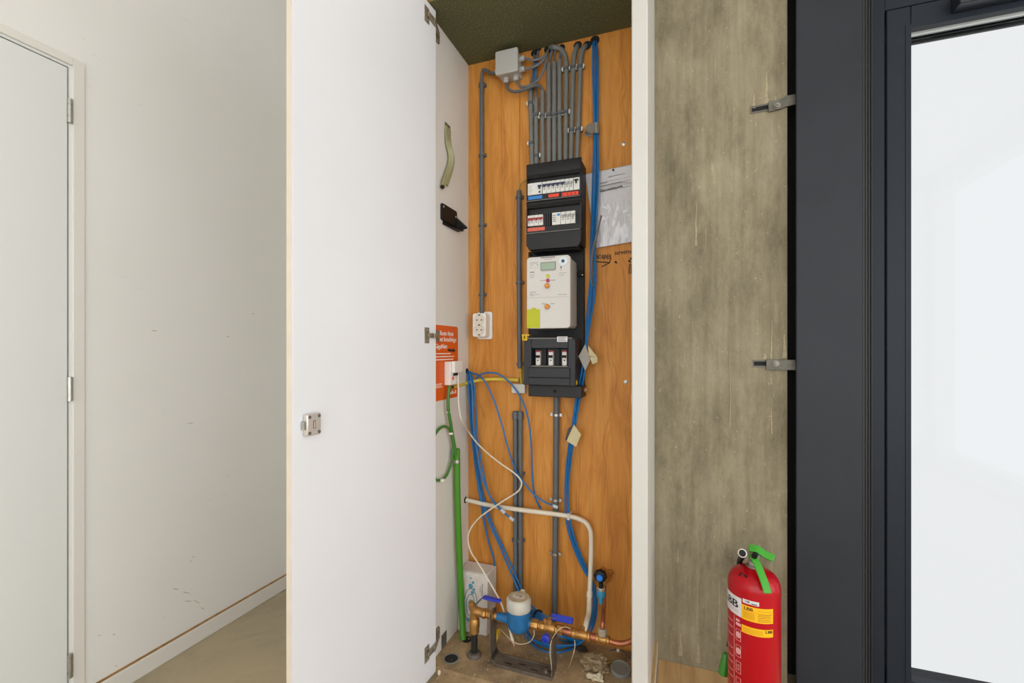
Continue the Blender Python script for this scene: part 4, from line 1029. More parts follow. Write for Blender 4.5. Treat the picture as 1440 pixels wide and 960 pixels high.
obj('boot', B().lathe(fc[-1], d_, [(.0045, 0), (.006, .028)], 10), CREAM, t); obj('red_ferrule', B().lathe(fc[-1] + d_ * .0285, d_, [(.006, 0), (.006, .008), (.004, .010), (.004, .018)], 10), mat('ferrule', '#b58a80', .5), t)

# ------------------------------------------------------------------ white water pipe along the back board
wp = [atY(655.5, 702.5, 1.778), atY(672, 706.5, 1.782), atY(694, 711, 1.783), atY(735, 717, 1.757), atY(780, 722.5, 1.763), atY(802, 726, 1.776), atY(813, 729, 1.776), atY(824, 735, 1.776), atY(830, 746, 1.776), atY(831.3, 760, 1.775), atY(830.5, 800, 1.765), atY(829, 835, 1.735), atY(828, 860, 1.68), atY(824.5, 876, 1.61), atY(821.5, 888, 1.582)]
t = thing('white_water_pipe', atY(821, 888, 1.582), 'cream white pipe crossing the plywood and bending down to the brass fittings', 'pipe')
obj('pipe', B().tube(wp, .0092, 14, 7), CREAM, t)
p = atY(800, 725.5, 1.776); b = B(); b.obox(p, X * .007, Y * .0115, Z * .0125); b.box(p.x - .006, p.x + .006, 1.788, YP - .0005, p.z - .004, p.z + .012)
obj('pipe_clip', b, mat('clip_clear', '#cbc5b8', .4), t, bevel=.002)
p = wp[11]; d_ = (wp[12] - wp[10]).normalized(); obj('collar', B().lathe(p - d_ * .008, d_, [(.0095, 0), (.0115, .001), (.0115, .018), (.0095, .019)], 14), CREAM, t)
q = Vector((XS + .0003, 1.778, atY(657, 703, 1.778).z)); obj('pipe_entry', B().cyl(q, q + X * .0006, .014, n=18), DEEP, cup)

# ------------------------------------------------------------------ carton in the corner
bx0, bx1 = atZ(642.7, 881.7, ZF).x, atZ(686, 892.6, ZF).x
bx0 = max(bx0, XS + .003); bxh = atY(689, 808.6, 1.712).z - ZF
lean = .012
ct = thing('carton', ((bx0 + bx1) / 2, 1.755, ZF), 'white cardboard box with blue dots and rings standing in the corner', 'box')
C0 = [(bx0, 1.70, ZF + .001), (bx1, 1.70, ZF + .001), (bx1 + .004, 1.785, ZF + .001), (bx0, 1.785, ZF + .001)]
C1 = [(bx0, 1.70 + lean, ZF + bxh), (bx1, 1.70 + lean, ZF + bxh), (bx1 + .004, 1.785 + lean, ZF + bxh), (bx0, 1.785 + lean, ZF + bxh)]
obj('body', B().hull(C0 + C1, [(0, 1, 5, 4), (1, 2, 6, 5), (2, 3, 7, 6), (3, 0, 4, 7), (0, 3, 2, 1), (4, 5, 6, 7)]), MATS['carton'], ct, bevel=.0015)
bo = Vector((bx0, 1.70, ZF)); bu = X; bv = (Vector(C1[0]) - Vector(C0[0])).normalized(); bn = Vector((0, -.0006, 0)); bw = bx1 - bx0
obj('flap_seam', strip(B(), bo + bn, bu, bv, 0, bw, bxh * .985, bxh * .99), mat('seam', '#8b8078', .7), ct)
dots = B()
def bdot(u, v, r, n=18):
    c0 = bo + bn + bu * (u * bw) + bv * (v * bxh)
    dots.hull([c0 + bu * (r * math.cos(2 * math.pi * k / n)) + bv * (r * math.sin(2 * math.pi * k / n)) for k in range(n)], [tuple(range(n))])
for u, v, r in ((.42, .895, .004), (.50, .83, .006), (.42, .765, .010), (.54, .72, .005), (.48, .665, .007), (.36, .21, .008)): bdot(u, v, r)
obj('blue_dots', dots, mat('print_blue', '#4a94b8', .5), ct)
rg = B()
for rx_, ry_ in ((.009, .022), (.019, .045), (.030, .068)):
    n = 32; c0 = bo + bn + bu * (.43 * bw) + bv * (.45 * bxh); wd = .0016
    ro = [rg.bm.verts.new(c0 + bu * ((rx_ + wd) * math.cos(2 * math.pi * k / n)) + bv * ((ry_ + wd) * math.sin(2 * math.pi * k / n))) for k in range(n)]
    ri = [rg.bm.verts.new(c0 + bu * ((rx_ - wd) * math.cos(2 * math.pi * k / n)) + bv * ((ry_ - wd) * math.sin(2 * math.pi * k / n))) for k in range(n)]
    for k in range(n): rg.bm.faces.new((ro[k], ro[(k + 1) % n], ri[(k + 1) % n], ri[k]))
obj('blue_rings', rg, mat('print_slate', '#5b7e98', .5), ct)
tx = B(); strip(tx, bo + bn, bu, bv, .80 * bw, .835 * bw, .64 * bxh, .84 * bxh); strip(tx, bo + bn, bu, bv, .74 * bw, .76 * bw, .70 * bxh, .80 * bxh)
obj('side_print', tx, INKG, ct)

# ------------------------------------------------------------------ water meter assembly
YW = 1.58
ZW = atY(745, 876, YW).z
def wx(px): return atY(px, 880, YW).x
AX = lambda px: Vector((wx(px), YW, ZW))
# riser with elbow
xr = wx(667)
ri = thing('supply_riser', (xr, YW, ZF), 'brass elbow valve on a black riser pipe left of the water meter', 'pipe fitting')
obj('floor_collar', B().lathe((xr, YW, ZF + .0005), Z, [(.028, 0), (.028, .004), (.022, .012), (.016, .013)], 22), mat('rubber_grey', '#5f564d', .7), ri)
obj('black_pipe', B().cyl((xr, YW, ZF + .002), (xr, YW, ZW - .068), .0125, n=16), mat('pe_pipe', '#232323', .4), ri)
obj('compression_nut', B().lathe((xr, YW, ZW - .082), Z, [(.016, 0), (.0185, .002), (.0185, .022), (.0205, .024), (.0205, .050), (.017, .056)], 14), BRASS, ri)
el = B(); el.tube([(xr, YW, ZW - .030), (xr, YW, ZW - .012), (xr + .006, YW, ZW), (xr + .022, YW, ZW), (xr + .036, YW, ZW)], .0165, 14, 5)
el.lathe((xr, YW, ZW), (-.25, -.2, 1), [(.014, 0), (.014, .026), (.009, .028), (.009, .040)], 12)
obj('elbow_body', el, BRASS, ri)
n1 = B()
for x0, x1, r in ((.036, .050, .0185), (.051, .060, .0155), (.061, .080, .0175), (.081, .094, .014)): n1.lathe((xr + x0, YW, ZW), X, [(r * .95, 0), (r, .0015), (r, x1 - x0 - .0015), (r * .95, x1 - x0)], 8 if r > .017 else 16)
obj('union_nuts', n1, BRASS, ri)
hv = B(); h0 = Vector((xr + .012, YW - .008, ZW + .034)); h1 = atY(680, 839, YW - .01); h2 = atY(703.5, 845, YW - .03)
hv.tube([h0, h0 * .5 + h1 * .5, h1], .003, 8, 4); obj('lever_stem', hv, DSTEEL, ri)
obj('lever_handle', B().ribbon([h1, h1 * .6 + h2 * .4 , h2], [Y, Y, Y], .0085, .0048), BLUEH, ri, label='blue lever handle', bevel=.002)
# water meter
xm = wx(729.5)
wmr = thing('water_meter', (xm, YW, ZW - .035), 'round water meter with blue body and dusty white cap', 'water meter')
RM = .0455
zt_m = atY(729, 839, YW).z
mb_ = B(); mb_.lathe((xm, YW, ZW - .036), Z, [(.012, 0), (.030, .004), (.040, .016), (.0435, .030), (.0435, .0795)], 28)
xl_, xr_ = xr + .0945, wx(747)
mb_.cyl((xl_, YW, ZW), (xm - .03, YW, ZW), .0135, .020, 16); mb_.cyl((xm + .03, YW, ZW), (xr_, YW, ZW), .020, .0135, 16)
obj('body', mb_, BLUEM, wmr)
obj('cap', B().lathe((xm, YW, ZW + .044), Z, [(.0435, 0), (RM, .003), (RM, zt_m - ZW - .052), (RM - .004, zt_m - ZW - .0465), (RM - .006, zt_m - ZW - .0443)], 32), mat('cap_dusty', '#bcb8ad', .55, var=.12, scale=30), wmr)
dusty = mat('dust_top', '#b19f82', .8, var=.15, scale=40)
obj('dial_cover', B().lathe((xm, YW, zt_m - .0002), Z, [(RM - .007, 0), (RM - .008, .002)], 28), dusty, wmr)
dl_ = B(); dl_.rrect((xm - .024, YW - .015, zt_m + .0021), X, Y, .048, .030, .013, (0, 0, .0006)); obj('dial_window', dl_, mat('dial_cream', '#c9c0ae', .3), wmr)
dg = B(); dg.box(xm - .014, xm + .014, YW + .002, YW + .008, zt_m + .0028, zt_m + .0033); obj('counter', dg, INKG, wmr)
dg = B(); dg.box(xm + .004, xm + .010, YW - .006, YW + .001, zt_m + .0028, zt_m + .0033); obj('counter_red', dg, mat('counter_red', '#b06a5a', .4), wmr)
obj('cap_hinge', B().box(xm - .008, xm + .008, YW + RM - .004, YW + RM + .004, zt_m - .010, zt_m + .004), mat('hinge_cream', '#c9c3b0', .5), wmr, bevel=.001)
# outlet chain of fittings
ou = thing('outlet_fittings', (wx(790), YW, ZW), 'row of brass valve and copper fittings right of the water meter', 'pipe fitting')
x = xr_ + .0005
def seg(name, px1, r, m, n=16, parent=ou):
    global x
    x1 = wx(px1); L = x1 - x
    o = obj(name, B().lathe((x, YW, ZW), X, [(r * .94, 0), (r, min(.002, L * .2)), (r, L - min(.002, L * .2)), (r * .94, L)], n), m, parent)
    x = x1 + .0003; return o
seg('meter_nut', 757, .0185, BRASS, 8); seg('thread_ring', 760, .0150, BRASS); seg('check_valve', 766, .0175, BRASS, 8)
vb = seg('valve_body', 781, .0180, BRASS, 14)
seg('gland_nut', 784, .0160, BRASS, 8); seg('olive_nut', 791.5, .0175, BRASS, 6)
seg('copper_pipe', 804, .0125, COPPER); seg('press_ring', 809, .0165, BRASS); seg('tee_body', 826, .0150, BRASS); seg('press_ring', 830, .0165, BRASS)
seg('copper_pipe', 838, .0125, COPPER); seg('press_ring', 842, .0155, BRASS); seg('tee_body', 853, .0140, BRASS); seg('press_ring', 857, .0155, BRASS)
vx = wx(773)
st = B(); st.cyl((vx, YW, ZW + .015), (vx, YW, ZW + .032), .010, n=12); st.cyl((vx, YW, ZW + .0325), (vx, YW, ZW + .040), .006, n=10); st.lathe((vx - .012, YW - .004, ZW + .018), (-.3, -.3, 1), [(.008, 0), (.010, .008), (.006, .016)], 8)
obj('bonnet', st, BRASS, vb)
h1 = Vector((vx + .004, YW - .004, ZW + .044)); h2 = atY(805, 873, YW - .03)
obj('lever_plate', B().ribbon([(vx - .006, YW, ZW + .0415), h1, h1 * .6 + h2 * .4], [Y, Y, Y], .007, .0015), DSTEEL, vb)
obj('lever_handle', B().ribbon([h1 + X * .006, h1 * .5 + h2 * .5, h2], [Y * .7 + Z * .7] * 3, .0105, .0055), BLUEH, vb, label='blue lever handle', bevel=.002)
q = atY(767.5, 897, YW - .045)
dv = B(); dv.cyl(q + Y * .006, (q.x, YW - .01, ZW - .012), .008, n=10); obj('drain_stub', dv, DSTEEL, ou)
obj('drain_cap', B().lathe(q + Y * .0055, -Y, [(.0135, 0), (.0135, .013), (.010, .016), (.008, .016), (.006, .010)], 18), BLUEH, ou, label='round blue drain cap')
# tee sockets up to white pipe and to copper riser
tp = Vector((wx(818.5), YW, ZW)); obj('pipe_socket', B().lathe(tp + Z * .012, wp[-2] - wp[-1], [(.0125, 0), (.0125, .012), (.0105, .014)], 14), BRASS, ou)
tr_ = Vector((wx(847), YW, ZW)); YTP = 1.735; tt_ = atY(849.5, 822, YTP); ztop = tt_.z
obj('riser_nut', B().lathe(tr_ + Z * .012, Z, [(.011, 0), (.0155, .003), (.0155, .022), (.012, .025)], 8), mat('nut_pale', '#b8ad98', .45, .5), ou)
obj('copper_riser', B().tube([tr_ + Z * .0375, tr_ + Vector((0, .012, .055)), atY(848.6, 860, 1.675), atY(849.3, 838, 1.725), tt_], .0082, 14, 6), COPPER, ou)
obj('copper_tail', B().tube([(x, YW, ZW), (x + .025, YW, ZW - .003), (x + .055, YW + .004, ZW + .002), (x + .080, YW + .02, ZW + .014), (XR0 - .014, YW + .06, ZW + .028), (XR0 - .016, YW + .12, ZW + .040), (XR0 - .017, YP - .001, ZW + .044)], .0088, 12, 6), COPPER, ou)
# tap with blue knob
tv = thing('stop_tap', (tt_.x, YTP, ztop - .08), 'small tap with black body and bright blue knob on the copper riser', 'tap')
c0 = atY(843.3, 812, YTP - .045)
bk = B(); bk.lathe(c0 + Y * .030, -Y, [(.014, 0), (.023, .006), (.025, .016), (.022, .025), (.016, .0285)], 8)
obj('black_body', bk, BLACK2, tv)
obj('blue_knob', B().lathe(c0 + Y * .0015, -Y, [(.0115, 0), (.0115, .007), (.009, .009)], 20), BLUEK, tv, label='round bright blue knob')
we_ = atY(857.5, 805.5, YP - .001)
el2 = B(); el2.tube([tt_ + Z * .0005, tt_ + Z * .016, Vector((we_.x, YTP + .02, we_.z)), we_], .0105, 12, 5)
el2.cyl(we_ - Y * .008, we_, .016, n=16); el2.tube([we_ - Y * .03 - X * .004, we_ - Y * .03 + X * .012], .006, 8)
el2.cyl(c0 + Y * .031, Vector((c0.x + .006, YTP + .012, c0.z + .004)), .013, n=12)
obj('brass_elbow', el2, BRASS, tv)
nx = c0 + Vector((.002, .016, -.024))
obj('neck', B().cyl(nx, nx - Z * .018, .008, n=12), BLACK2, tv)
obj('chrome_ring', B().lathe(nx - Z * .0185, -Z, [(.012, 0), (.0155, .003), (.0155, .010)], 16), mat('chrome', '#d5d2cc', .25, .8), tv)
obj('blue_outlet', B().lathe(nx - Z * .029, -Z, [(.0160, 0), (.0168, .002), (.0168, .022), (.0085, .026), (.0085, .050)], 16), mat('outlet_blue', '#2f87a8', .4), tv)
# steel bracket under the meter
bl_, br_ = wx(692.5), wx(779.5)
bk_ = thing('meter_bracket', ((bl_ + br_) / 2, YW, ZF), 'dusty grey steel U bracket under the water meter', 'bracket')
yb0, yb1 = YW - .030, YW + .030
th = .004
arc = []
pr = [(bl_, ZW + .016), (bl_, ZF + .045), (bl_ + .004, ZF + .024), (bl_ + .016, ZF + .010), (bl_ + .036, ZF + .0055), (br_ - .004, ZF + .0055), (br_, ZF + .0095), (br_, ZW - .020)]
inn = [(bl_ + th, ZW + .016), (bl_ + th, ZF + .046), (bl_ + th + .004, ZF + .027), (bl_ + .018 + th, ZF + .0145), (bl_ + .037, ZF + .0095), (br_ - .006, ZF + .0095), (br_ - th, ZF + .012), (br_ - th, ZW - .020)]
gb_ = B()
for i in range(len(pr) - 1):
    a1, a2, b1, b2 = pr[i], pr[i + 1], inn[i], inn[i + 1]
    gb_.hull([(a1[0], yb0, a1[1]), (a2[0], yb0, a2[1]), (b2[0], yb0, b2[1]), (b1[0], yb0, b1[1]), (a1[0], yb1, a1[1]), (a2[0], yb1, a2[1]), (b2[0], yb1, b2[1]), (b1[0], yb1, b1[1])],
             [(0, 1, 2, 3), (7, 6, 5, 4), (0, 4, 5, 1), (1, 5, 6, 2), (2, 6, 7, 3), (3, 7, 4, 0)])
MB_ = mat('bracket_steel', '#6b6156', .6, .4, var=.25, scale=30, bump=.3)
bmesh.ops.remove_doubles(gb_.bm, verts=gb_.bm.verts, dist=1e-5)
obj('u_frame', gb_, MB_, bk_)
fl_ = B(); fl_.box(bl_ + .03, br_ - .002, yb0 - .001, yb0 + .003, ZF + .0005, ZF + .013); fl_.box(bl_ + .03, br_ - .002, yb1 - .003, yb1 + .001, ZF + .0005, ZF + .013)
obj('side_flange', fl_, MB_, bk_)
for k in range(4):
    xx = bl_ + .055 + k * .05; obj('slot', B().box(xx, xx + .026, YW - .012 + .012 * (k % 2), YW - .007 + .012 * (k % 2), ZF + .0096, ZF + .0100), DEEP, bk_)
obj('saddle', B().tube([(bl_ + .002, YW - .019, ZW - .006), (bl_ + .002, YW - .014, ZW + .016), (bl_ + .002, YW, ZW + .024), (bl_ + .002, YW + .014, ZW + .016), (bl_ + .002, YW + .019, ZW - .006)], .0028, 8, 5), MB_, bk_)
q = Vector((br_ - .03, YW - .005, ZF + .0098)); obj('bracket_bolt', B().lathe(q, Z, [(.010, 0), (.010, .002), (.006, .003), (.006, .008)], 8), STEEL, bk_)

# ------------------------------------------------------------------ bits on the cupboard floor
p = atZ(702, 899, ZF); q = Vector((p.x, 1.66, ZF))
b = B(); b.ribbon([(q.x - .004, 1.655, ZF + .002), (q.x + .004, 1.655, ZF + .025), (q.x + .012, 1.66, ZF + .045), (q.x + .004, 1.665, ZF + .062)], [Y] * 4, .012, .004)
obj('yellow_tag', b, YEL, None, 'yellow plastic tag lying behind the left leg of the bracket', 'tag')
# coil of blue cable behind the meter
cl = thing('cable_coil', atZ(775, 905, ZF), 'coil of blue data cable lying behind the water meter', 'cable coil')
for k in range(4):
    dx = 3.4 * k; f_ = .010 * k
    pts = [atY(740 + dx * .3, 862 + dx * .9, 1.67), atY(750, 857 + dx, 1.70), atY(762, 863 + dx, 1.715), atY(775, 873 + dx, 1.715), atY(786, 885 + dx * .8, 1.70), atZ(798 + dx, 899, ZF + .020 + f_), atZ(806 + dx, 904, ZF + .008 + f_), atZ(790 + dx, 910 - k, ZF + .006 + f_), atZ(770, 909 - k, ZF + .006 + f_), atZ(750 - dx * .3, 900 - k, ZF + .012 + f_), atY(739 - dx * .2, 880, 1.65), atY(737.5, 868 + dx * .8, 1.66)]
    obj('coil_turn', B().tube(pts, .0040, 8, 5), BLUE, cl)
lo_ = [atZ(735, 888, ZF + .02), atZ(748, 905, ZF + .006), atZ(765, 915, ZF + .004), atZ(785, 917, ZF + .004), atZ(805, 911, ZF + .005), atZ(818, 902, ZF + .012), atY(826, 893, 1.66)]
obj('data_cable', B().tube(lo_, .0036, 8, 6), BLUE, None, 'blue cable sweeping in a low arc over the cupboard floor', 'cable')
lo_ = [atZ(786, 899, ZF + .012), atZ(797, 902, ZF + .008), atZ(810, 901, ZF + .01), atZ(822, 896, ZF + .02)]
obj('data_cable', B().tube(lo_, .0036, 8, 6), BLUE, None, 'short blue cable end just below the brass fittings', 'cable')
b = B(); k0 = atY(757, 862, 1.70); b.tube([k0 + Vector((-.02, 0, -.02)), k0 + Vector((-.012, 0, .002)), k0 + Vector((.004, 0, .012)), k0 + Vector((.016, 0, .006))], .004, 8, 5)
obj('coil_tie', b, DEEP, cl)
# string hanging from the valve
s1 = [atY(802, 884, YW - .012), atY(797, 881.5, YW - .018), atY(790, 882, YW - .022), atY(783, 888, YW - .024), atY(776, 899, YW - .028), atY(773.5, 915, YW - .045), atY(775, 932, YW - .056), atZ(776.5, 948, ZF + .003)]
obj('string', B().tube(s1, .0014, 6, 6), ROPE, None, 'pale string looped over the brass fittings down to the floor', 'string')
s2 = [atY(808, 900, YW - .026), atY(808.5, 908, YW - .030), atY(806, 920, YW - .035), atZ(800, 937, ZF + .003), atZ(793, 945, ZF + .002)]
obj('string', B().tube(s2, .0014, 6, 6), ROPE, None, 'short curved pale string right of the bracket on the floor', 'string')
s3 = [atY(703, 884, 1.60), atY(712, 893, 1.57), atY(720, 901, 1.55), atY(732, 905.5, 1.545), atY(745, 902, 1.545), atY(751, 893, 1.56), atY(750, 884, 1.575), atY(745, 880, 1.60)]
obj('string', B().tube(s3, .0014, 6, 6), ROPE, None, 'thin pale wire loop hanging below the water meter', 'string')
# rag, tissue, lid, green cap, crumbs
rg_ = atZ(836, 940, ZF); b = B(); b.lump(rg_ + Z * .016, .038, .028, .019, 11, .9, 4); b.lump(rg_ + Vector((.016, .008, .022)), .022, .018, .014, 14, .9, 3)
obj('crumpled_rag', b, RUBBLE, None, 'crumpled dirty brown rag beside the round cap on the floor', 'rag')
ts = atZ(836, 955, ZF); b = B(); b.lump(ts + Vector((0, 0, .008)), .022, .011, .009, 21, .9, 3); b.lump(ts + Vector((.016, .006, .010)), .010, .009, .011, 22, .8, 3)
obj('paper_scrap', b, TISSUE, None, 'pale crumpled scrap in front of the dirty rag', 'scrap')
cp = atZ(872.5, 940, ZF + .012)
cpt = thing('pipe_cap', (cp.x, cp.y, ZF), 'round grey plastic cap lying in the right floor corner', 'cap')
obj('rim', B().lathe((cp.x, cp.y, ZF + .001), (.08, -.15, 1), [(.034, 0), (.036, .012), (.034, .018), (.031, .018), (.0305, .0145)], 28, False), mat('cap_rim', '#8a8b86', .4), cpt)
obj('cap_face', B().lathe((cp.x, cp.y, ZF + .001), (.08, -.15, 1), [(.0305, .003), (.0305, .0145)], 28), CAPG, cpt)
gg = atZ(761, 943.5, ZF); obj('green_scrap', B().lump(gg + Z * .004, .010, .007, .004, 31, .4, 2), mat('scrap_green', '#3f9a3a', .4), None, 'small bright green plastic bit in front of the bracket', 'scrap')
t_ = [atZ(846, 934, ZF + .006), atZ(856, 931, ZF + .006), atZ(870, 926.5, ZF + .006)]; obj('wire_offcut', B().tube(t_, .0022, 6, 4), mat('wire_olive', '#8d8a34', .5), None, 'yellow green wire offcut between rag and round cap', 'wire')
t_ = [atZ(858, 914, ZF + .02), atZ(869, 913, ZF + .024), atZ(880, 918, ZF + .014), atZ(886, 925, ZF + .01)]; obj('wire_offcut', B().tube(t_, .0022, 6, 4), mat('wire_dark', '#4a463e', .6), None, 'dark wire offcut curling in the right rear corner', 'wire')
q = atZ(869, 914, ZF + .022); obj('wall_plug', B().lump(q, .006, .006, .006, 41, .3, 2), WHITE, None, 'tiny white plug on the dark wire offcut', 'plug')
q = atZ(816, 914.5, ZF); b = B(); b.lump(q + Z * .010, .026, .012, .010, 51, .4, 2); obj('dark_clod', b, mat('clod', '#332a22', .9), None, 'dark clod of dirt below the copper fittings', 'dirt')
q = atZ(852, 945, ZF); b = B(); b.prism([(q.x - .014, q.y - .008, ZF + .0005), (q.x + .012, q.y - .006, ZF + .0005), (q.x + .014, q.y + .008, ZF + .0005), (q.x - .010, q.y + .009, ZF + .0005)], (0, 0, .006)); obj('stone_chip', b, RUBBLE, None, 'flat brown chip right beside the crumpled rag', 'chip', bevel=.001)
q = atZ(882, 955, .013); b = B(); b.lump(q + Z * .007, .014, .010, .009, 61, .5, 2); obj('paper_scrap', b, mat('scrap_white', '#d8d3c6', .7), None, 'white scrap at the foot of the right stile', 'scrap')
q = atZ(617.5, 948, .013); b = B(); b.lump(q + Z * .006, .006, .005, .008, 71, .5, 2); obj('plaster_chip', b, TISSUE, None, 'pale plaster chip beside the foot of the open door', 'chip')
cr = B(); rnd = random.Random(12)
for k in range(380):
    xx = rnd.uniform(XS + .05, XR0 - .02); yy = rnd.uniform(1.41, 1.79); zz = ZF if yy > 1.48 else .013
    if 1.468 < yy < 1.482 or (yy <= 1.48 and xx < XS + .06): continue
    s_ = rnd.choice((.001, .001, .0013, .0016, .0016, .0022, .003)); a_ = rnd.uniform(0, 3)
    cr.obox((xx, yy, zz + s_ * .5 + .0003), (s_ * math.cos(a_), s_ * math.sin(a_), 0), (-s_ * .7 * math.sin(a_), s_ * .7 * math.cos(a_), 0), (0, 0, s_ * .5))
obj('floor_crumbs', cr, mat('crumb', '#b3a285', .9, var=.3, scale=90), None, 'fine crumbs and grit scattered on the cupboard floor', 'debris', kind='stuff')

# ------------------------------------------------------------------ board on the floor and fire extinguisher
obj('floor_board', B().box(XR1 + .0135, .355, 1.28, WB - .002, .0005, .0065), MATS['raw_wood'], None, 'brown wooden board on the floor at the foot of the concrete wall', 'board')
EX = Vector((.2225, 1.62, .0068)); ER = .0752
fe = thing('fire_extinguisher', EX, 'red fire extinguisher with green lever and yellow stickers', 'fire extinguisher')
def ez(py, px=1060): return atY(px, py, EX.y - ER * .92).z
zs = .452
obj('cylinder', B().lathe(EX, Z, [(.060, 0), (.070, .004), (ER, .016), (ER, zs - EX.z), (ER * .985, zs + .012 - EX.z), (ER * .93, zs + .025 - EX.z), (ER * .82, zs + .037 - EX.z), (ER * .62, zs + .047 - EX.z), (ER * .38, zs + .053 - EX.z), (.018, zs + .056 - EX.z)], 56), RED, fe)
ztop_ = zs + .0565
obj('neck_ring', B().lathe((EX.x, EX.y, ztop_), Z, [(.021, 0), (.021, .006), (.017, .008), (.017, .020), (.013, .022)], 18), STEEL, fe)
obj('valve_body', B().box(EX.x - .014, EX.x + .014, EX.y - .013, EX.y + .013, ztop_ + .0225, ztop_ + .044), mat('valve_nickel', '#a9a59c', .35, .8), fe, bevel=.003)
# levers: carrying handle slopes to front right, squeeze lever above
hz = ztop_ + .040
obj('carry_handle', B().ribbon([(EX.x - .006, EX.y - .015, hz + .004), (EX.x + .006, EX.y - .045, hz - .018), (EX.x + .018, EX.y - .075, hz - .050), (EX.x + .024, EX.y - .092, hz - .074)], [X + Y * .3] * 4, .0115, .003), GRN, fe, bevel=.002)
obj('squeeze_lever', B().ribbon([(EX.x - .014, EX.y - .004, hz + .018), (EX.x + .008, EX.y - .012, hz + .021), (EX.x + .028, EX.y - .020, hz + .012), (EX.x + .052, EX.y - .028, hz + .006)], [Y * .8 + Z * .75 + X * .2] * 4, .0115, .0045), GRN, fe, bevel=.002)
obj('lever_pivot', B().cyl((EX.x - .004, EX.y - .034, hz + .006), (EX.x + .002, EX.y - .020, hz + .008), .008, n=12), BLACK2, fe)
gq = Vector((EX.x - .036, EX.y - .030, hz + .010))
gd = Vector((-gq.x, -gq.y, CAM_H - gq.z)).normalized(); gd = Vector((-.12, -.93, .33)).normalized()
obj('pin_ring', B().lathe(gq, gd, [(.0105, 0), (.0130, .002), (.0130, .010), (.0105, .012), (.0100, .004)], 24, False), mat('ring_white', '#dcd7cf', .35), fe)
obj('hose_end', B().cyl(gq - gd * .014, gq + gd * .003, .0100, n=18), BLACK2, fe)
obj('hose', B().tube([gq - gd * .010, (EX.x - .036, EX.y - .002, hz + .002), (EX.x - .030, EX.y + .020, hz - .020), (EX.x - .034, EX.y + .062, hz - .060), (EX.x - .036, EX.y + .090, .40), (EX.x - .050, EX.y + .082, .28), (EX.x - .066, EX.y + .062, .20)], .0085, 10, 6), BLACK, fe)
nq = atY(1021, 918, EX.y + .055)
obj('spray_nozzle', B().lathe(nq, (-.14, -.06, -1), [(.008, 0), (.011, .004), (.011, .020), (.013, .026), (.0155, .070)], 16), mat('nozzle_green', '#3f8a2c', .4), fe)
def wrap(b, pts_uv, faces, r=ER + .0006):
    """(angle in degrees, height) to the shell surface"""
    b.hull([(EX.x + r * math.sin(math.radians(a)), EX.y - r * math.cos(math.radians(a)), z) for a, z in pts_uv], faces)
def wband(name, a0, a1, z0, z1, m, r=ER + .0006, parent=fe, label=None, n=14):
    b = B(); vs = []; fs = []
    for i in range(n + 1):
        a = a0 + (a1 - a0) * i / n; vs += [(a, z0), (a, z1)]
    fs = [(2 * i, 2 * i + 2, 2 * i + 3, 2 * i + 1) for i in range(n)]
    wrap(b, vs, fs, r); return obj(name, b, m, parent, label=label)
def wtext(b, txt, a0, a1, z0, h, r=ER + .0009):
    vs, fs = text_bm(txt, a1 - a0, h); e_ = (a1 - a0) * .022
    for k in (-1, 0, 1): wrap(b, [(a0 + x + e_ * k, z0 + y) for x, y in vs], fs, r + .00015 * (k + 1))
def wline(b, a0, a1, z0, z1, r=ER + .0009, n=6):
    vs = []
    for i in range(n + 1):
        a = a0 + (a1 - a0) * i / n; vs += [(a, z0), (a, z1)]
    wrap(b, vs, [(2 * i, 2 * i + 2, 2 * i + 3, 2 * i + 1) for i in range(n)], r)
PC = math.degrees(math.atan2(-EX.x, EX.y))
def ang(px): return PC + math.degrees(math.asin(max(-.99, min(.99, (px - 1059.5) / 37.7))))
a0, a1 = ang(1043), ang(1085)
s1_ = wband('yellow_sticker', a0, a1, .372, .4165, YSTICK, label='large yellow inspection sticker')
b = B(); wtext(b, 'LBB', a0 + 6, a0 + 24, .4035, .009)
obj('sticker_lettering', b, INK, s1_)
b = B()
for i in range(5): wline(b, a0 + 3, a0 + 27 + 2 * (i % 2), .379 + i * .0042, .3800 + i * .0042); wline(b, a0 + 34, a1 - 4 - 3 * (i % 2), .377 + i * .005, .3785 + i * .005)
wline(b, a0 + 3, a1 - 3, .4005, .4010); wline(b, a0 + 34, a1 - 4, .4075, .4083)
obj('sticker_print', b, mat('ochre_print', '#8a5a08', .6), s1_)
s2_ = wband('yellow_sticker', a0, a1, .331, .354, YSTICK, label='narrow yellow sticker')
b = B(); wtext(b, 'LBB', a1 - 18, a1 - 2, .3435, .008); obj('sticker_lettering', b, INK, s2_)
b = B()
for i in range(4): wline(b, a0 + 3, a1 - 24, .335 + i * .004, .3358 + i * .004)
obj('sticker_print', b, mat('ochre_print', '#8a5a08', .6), s2_)
s3_ = wband('white_sticker', ang(1044.5), ang(1066.5), .4225, .4345, PAPER, label='small white sticker')
b = B(); wtext(b, 'LBB', ang(1048), ang(1054), .4265, .0055); wline(b, ang(1056), ang(1064), .4245, .4270); obj('sticker_lettering', b, INK, s3_)
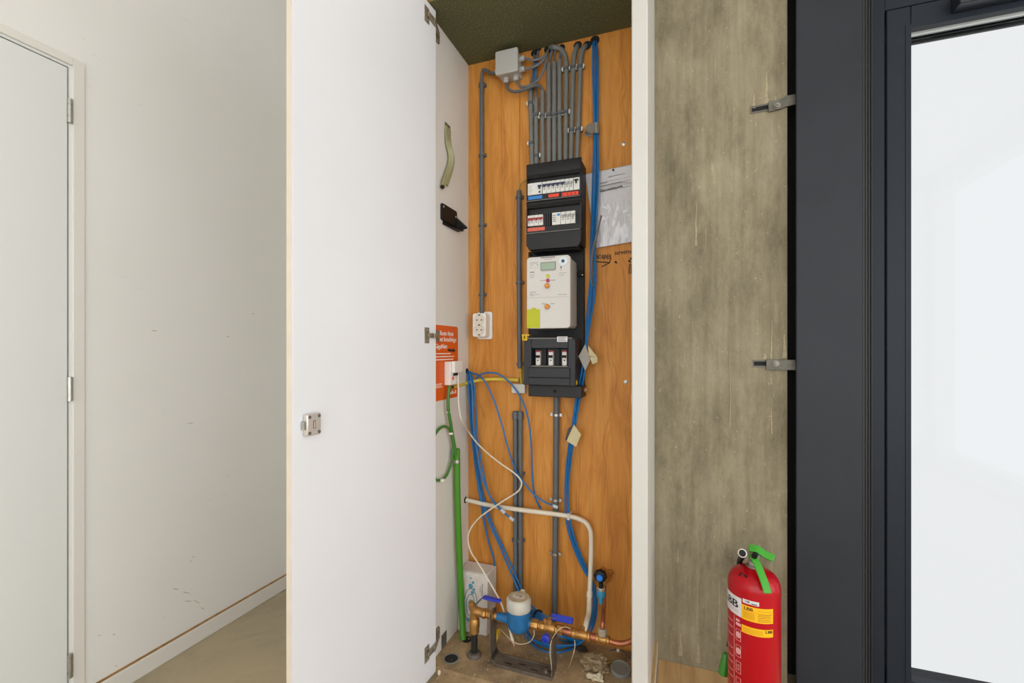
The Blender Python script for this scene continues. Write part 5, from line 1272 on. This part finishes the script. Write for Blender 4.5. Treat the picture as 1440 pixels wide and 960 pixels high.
s4_ = wband('brand_label', PC - 92, a0 - .3, .373, .431, PAPER, label='white label with black lettering')
b = B(); wtext(b, 'LBB', PC - 84, a0 - 9, .3965, .022); obj('label_lettering', b, INK, s4_)
b = B(); wline(b, PC - 70, a0 - 6, .384, .3848); wline(b, PC - 70, a0 - 9, .388, .3888); obj('label_print', b, mat('pink_print', '#c08a90', .6), s4_)
PK = mat('pale_print', '#e3a3a3', .5)
b = B(); aL, aR = ang(1030), ang(1043.3); am = ang(1032.6)
wline(b, am - .7, am + .7, .145, .369)
wline(b, PC - 88, am, .145, .1465); wline(b, PC - 88, aR, .118, .1195); wline(b, aR - 1, aR, .095, .119); wline(b, PC - 88, aR, .094, .0955)
a3, a4 = ang(1035), aR - 2
def sq(z0, z1):
    for q0, q1, h0, h1 in ((a3, a4, z0, z0 + .0012), (a3, a4, z1 - .0012, z1), (a3, a3 + 1.2, z0, z1), (a4 - 1.2, a4, z0, z1)): wline(b, q0, q1, h0, h1, n=3)
for z0 in (.297, .247, .197, .147): sq(z0, z0 + .036)
wtext(b, 'CE', a3 + 3.5, a4 - 3.5, .206, .017)
for z0 in (.297, .247):
    n = 14; ac = (a3 + a4) / 2; wrap(b, [(ac + 6 * math.cos(2 * math.pi * k / n), z0 + .018 + .010 * math.sin(2 * math.pi * k / n)) for k in range(n)], [tuple(range(n))], ER + .0009)
wline(b, a3 + 4, a4 - 4, .163, .167); wline(b, a3, a4, .343, .352); wline(b, a3, a4 - 3, .356, .363)
for z0 in (.345, .325, .30, .26, .235, .215, .19, .17): wline(b, PC - 80, am - 4, z0, z0 + .003)
obj('instruction_print', b, PK, fe, label='pale printed instructions and symbols')
b = B(); rnd = random.Random(8)
for k in range(7):
    a_ = math.radians(PC - 34 + rnd.uniform(-12, 12)); rr = ER * (.70 + .035 * (k % 3)); zz = zs + .044 - .003 * (k % 3)
    b.obox((EX.x + rr * math.sin(a_), EX.y - rr * math.cos(a_), zz), X * .0022, Y * .003, Z * .0016)
obj('marker_scribble', b, INK, fe)
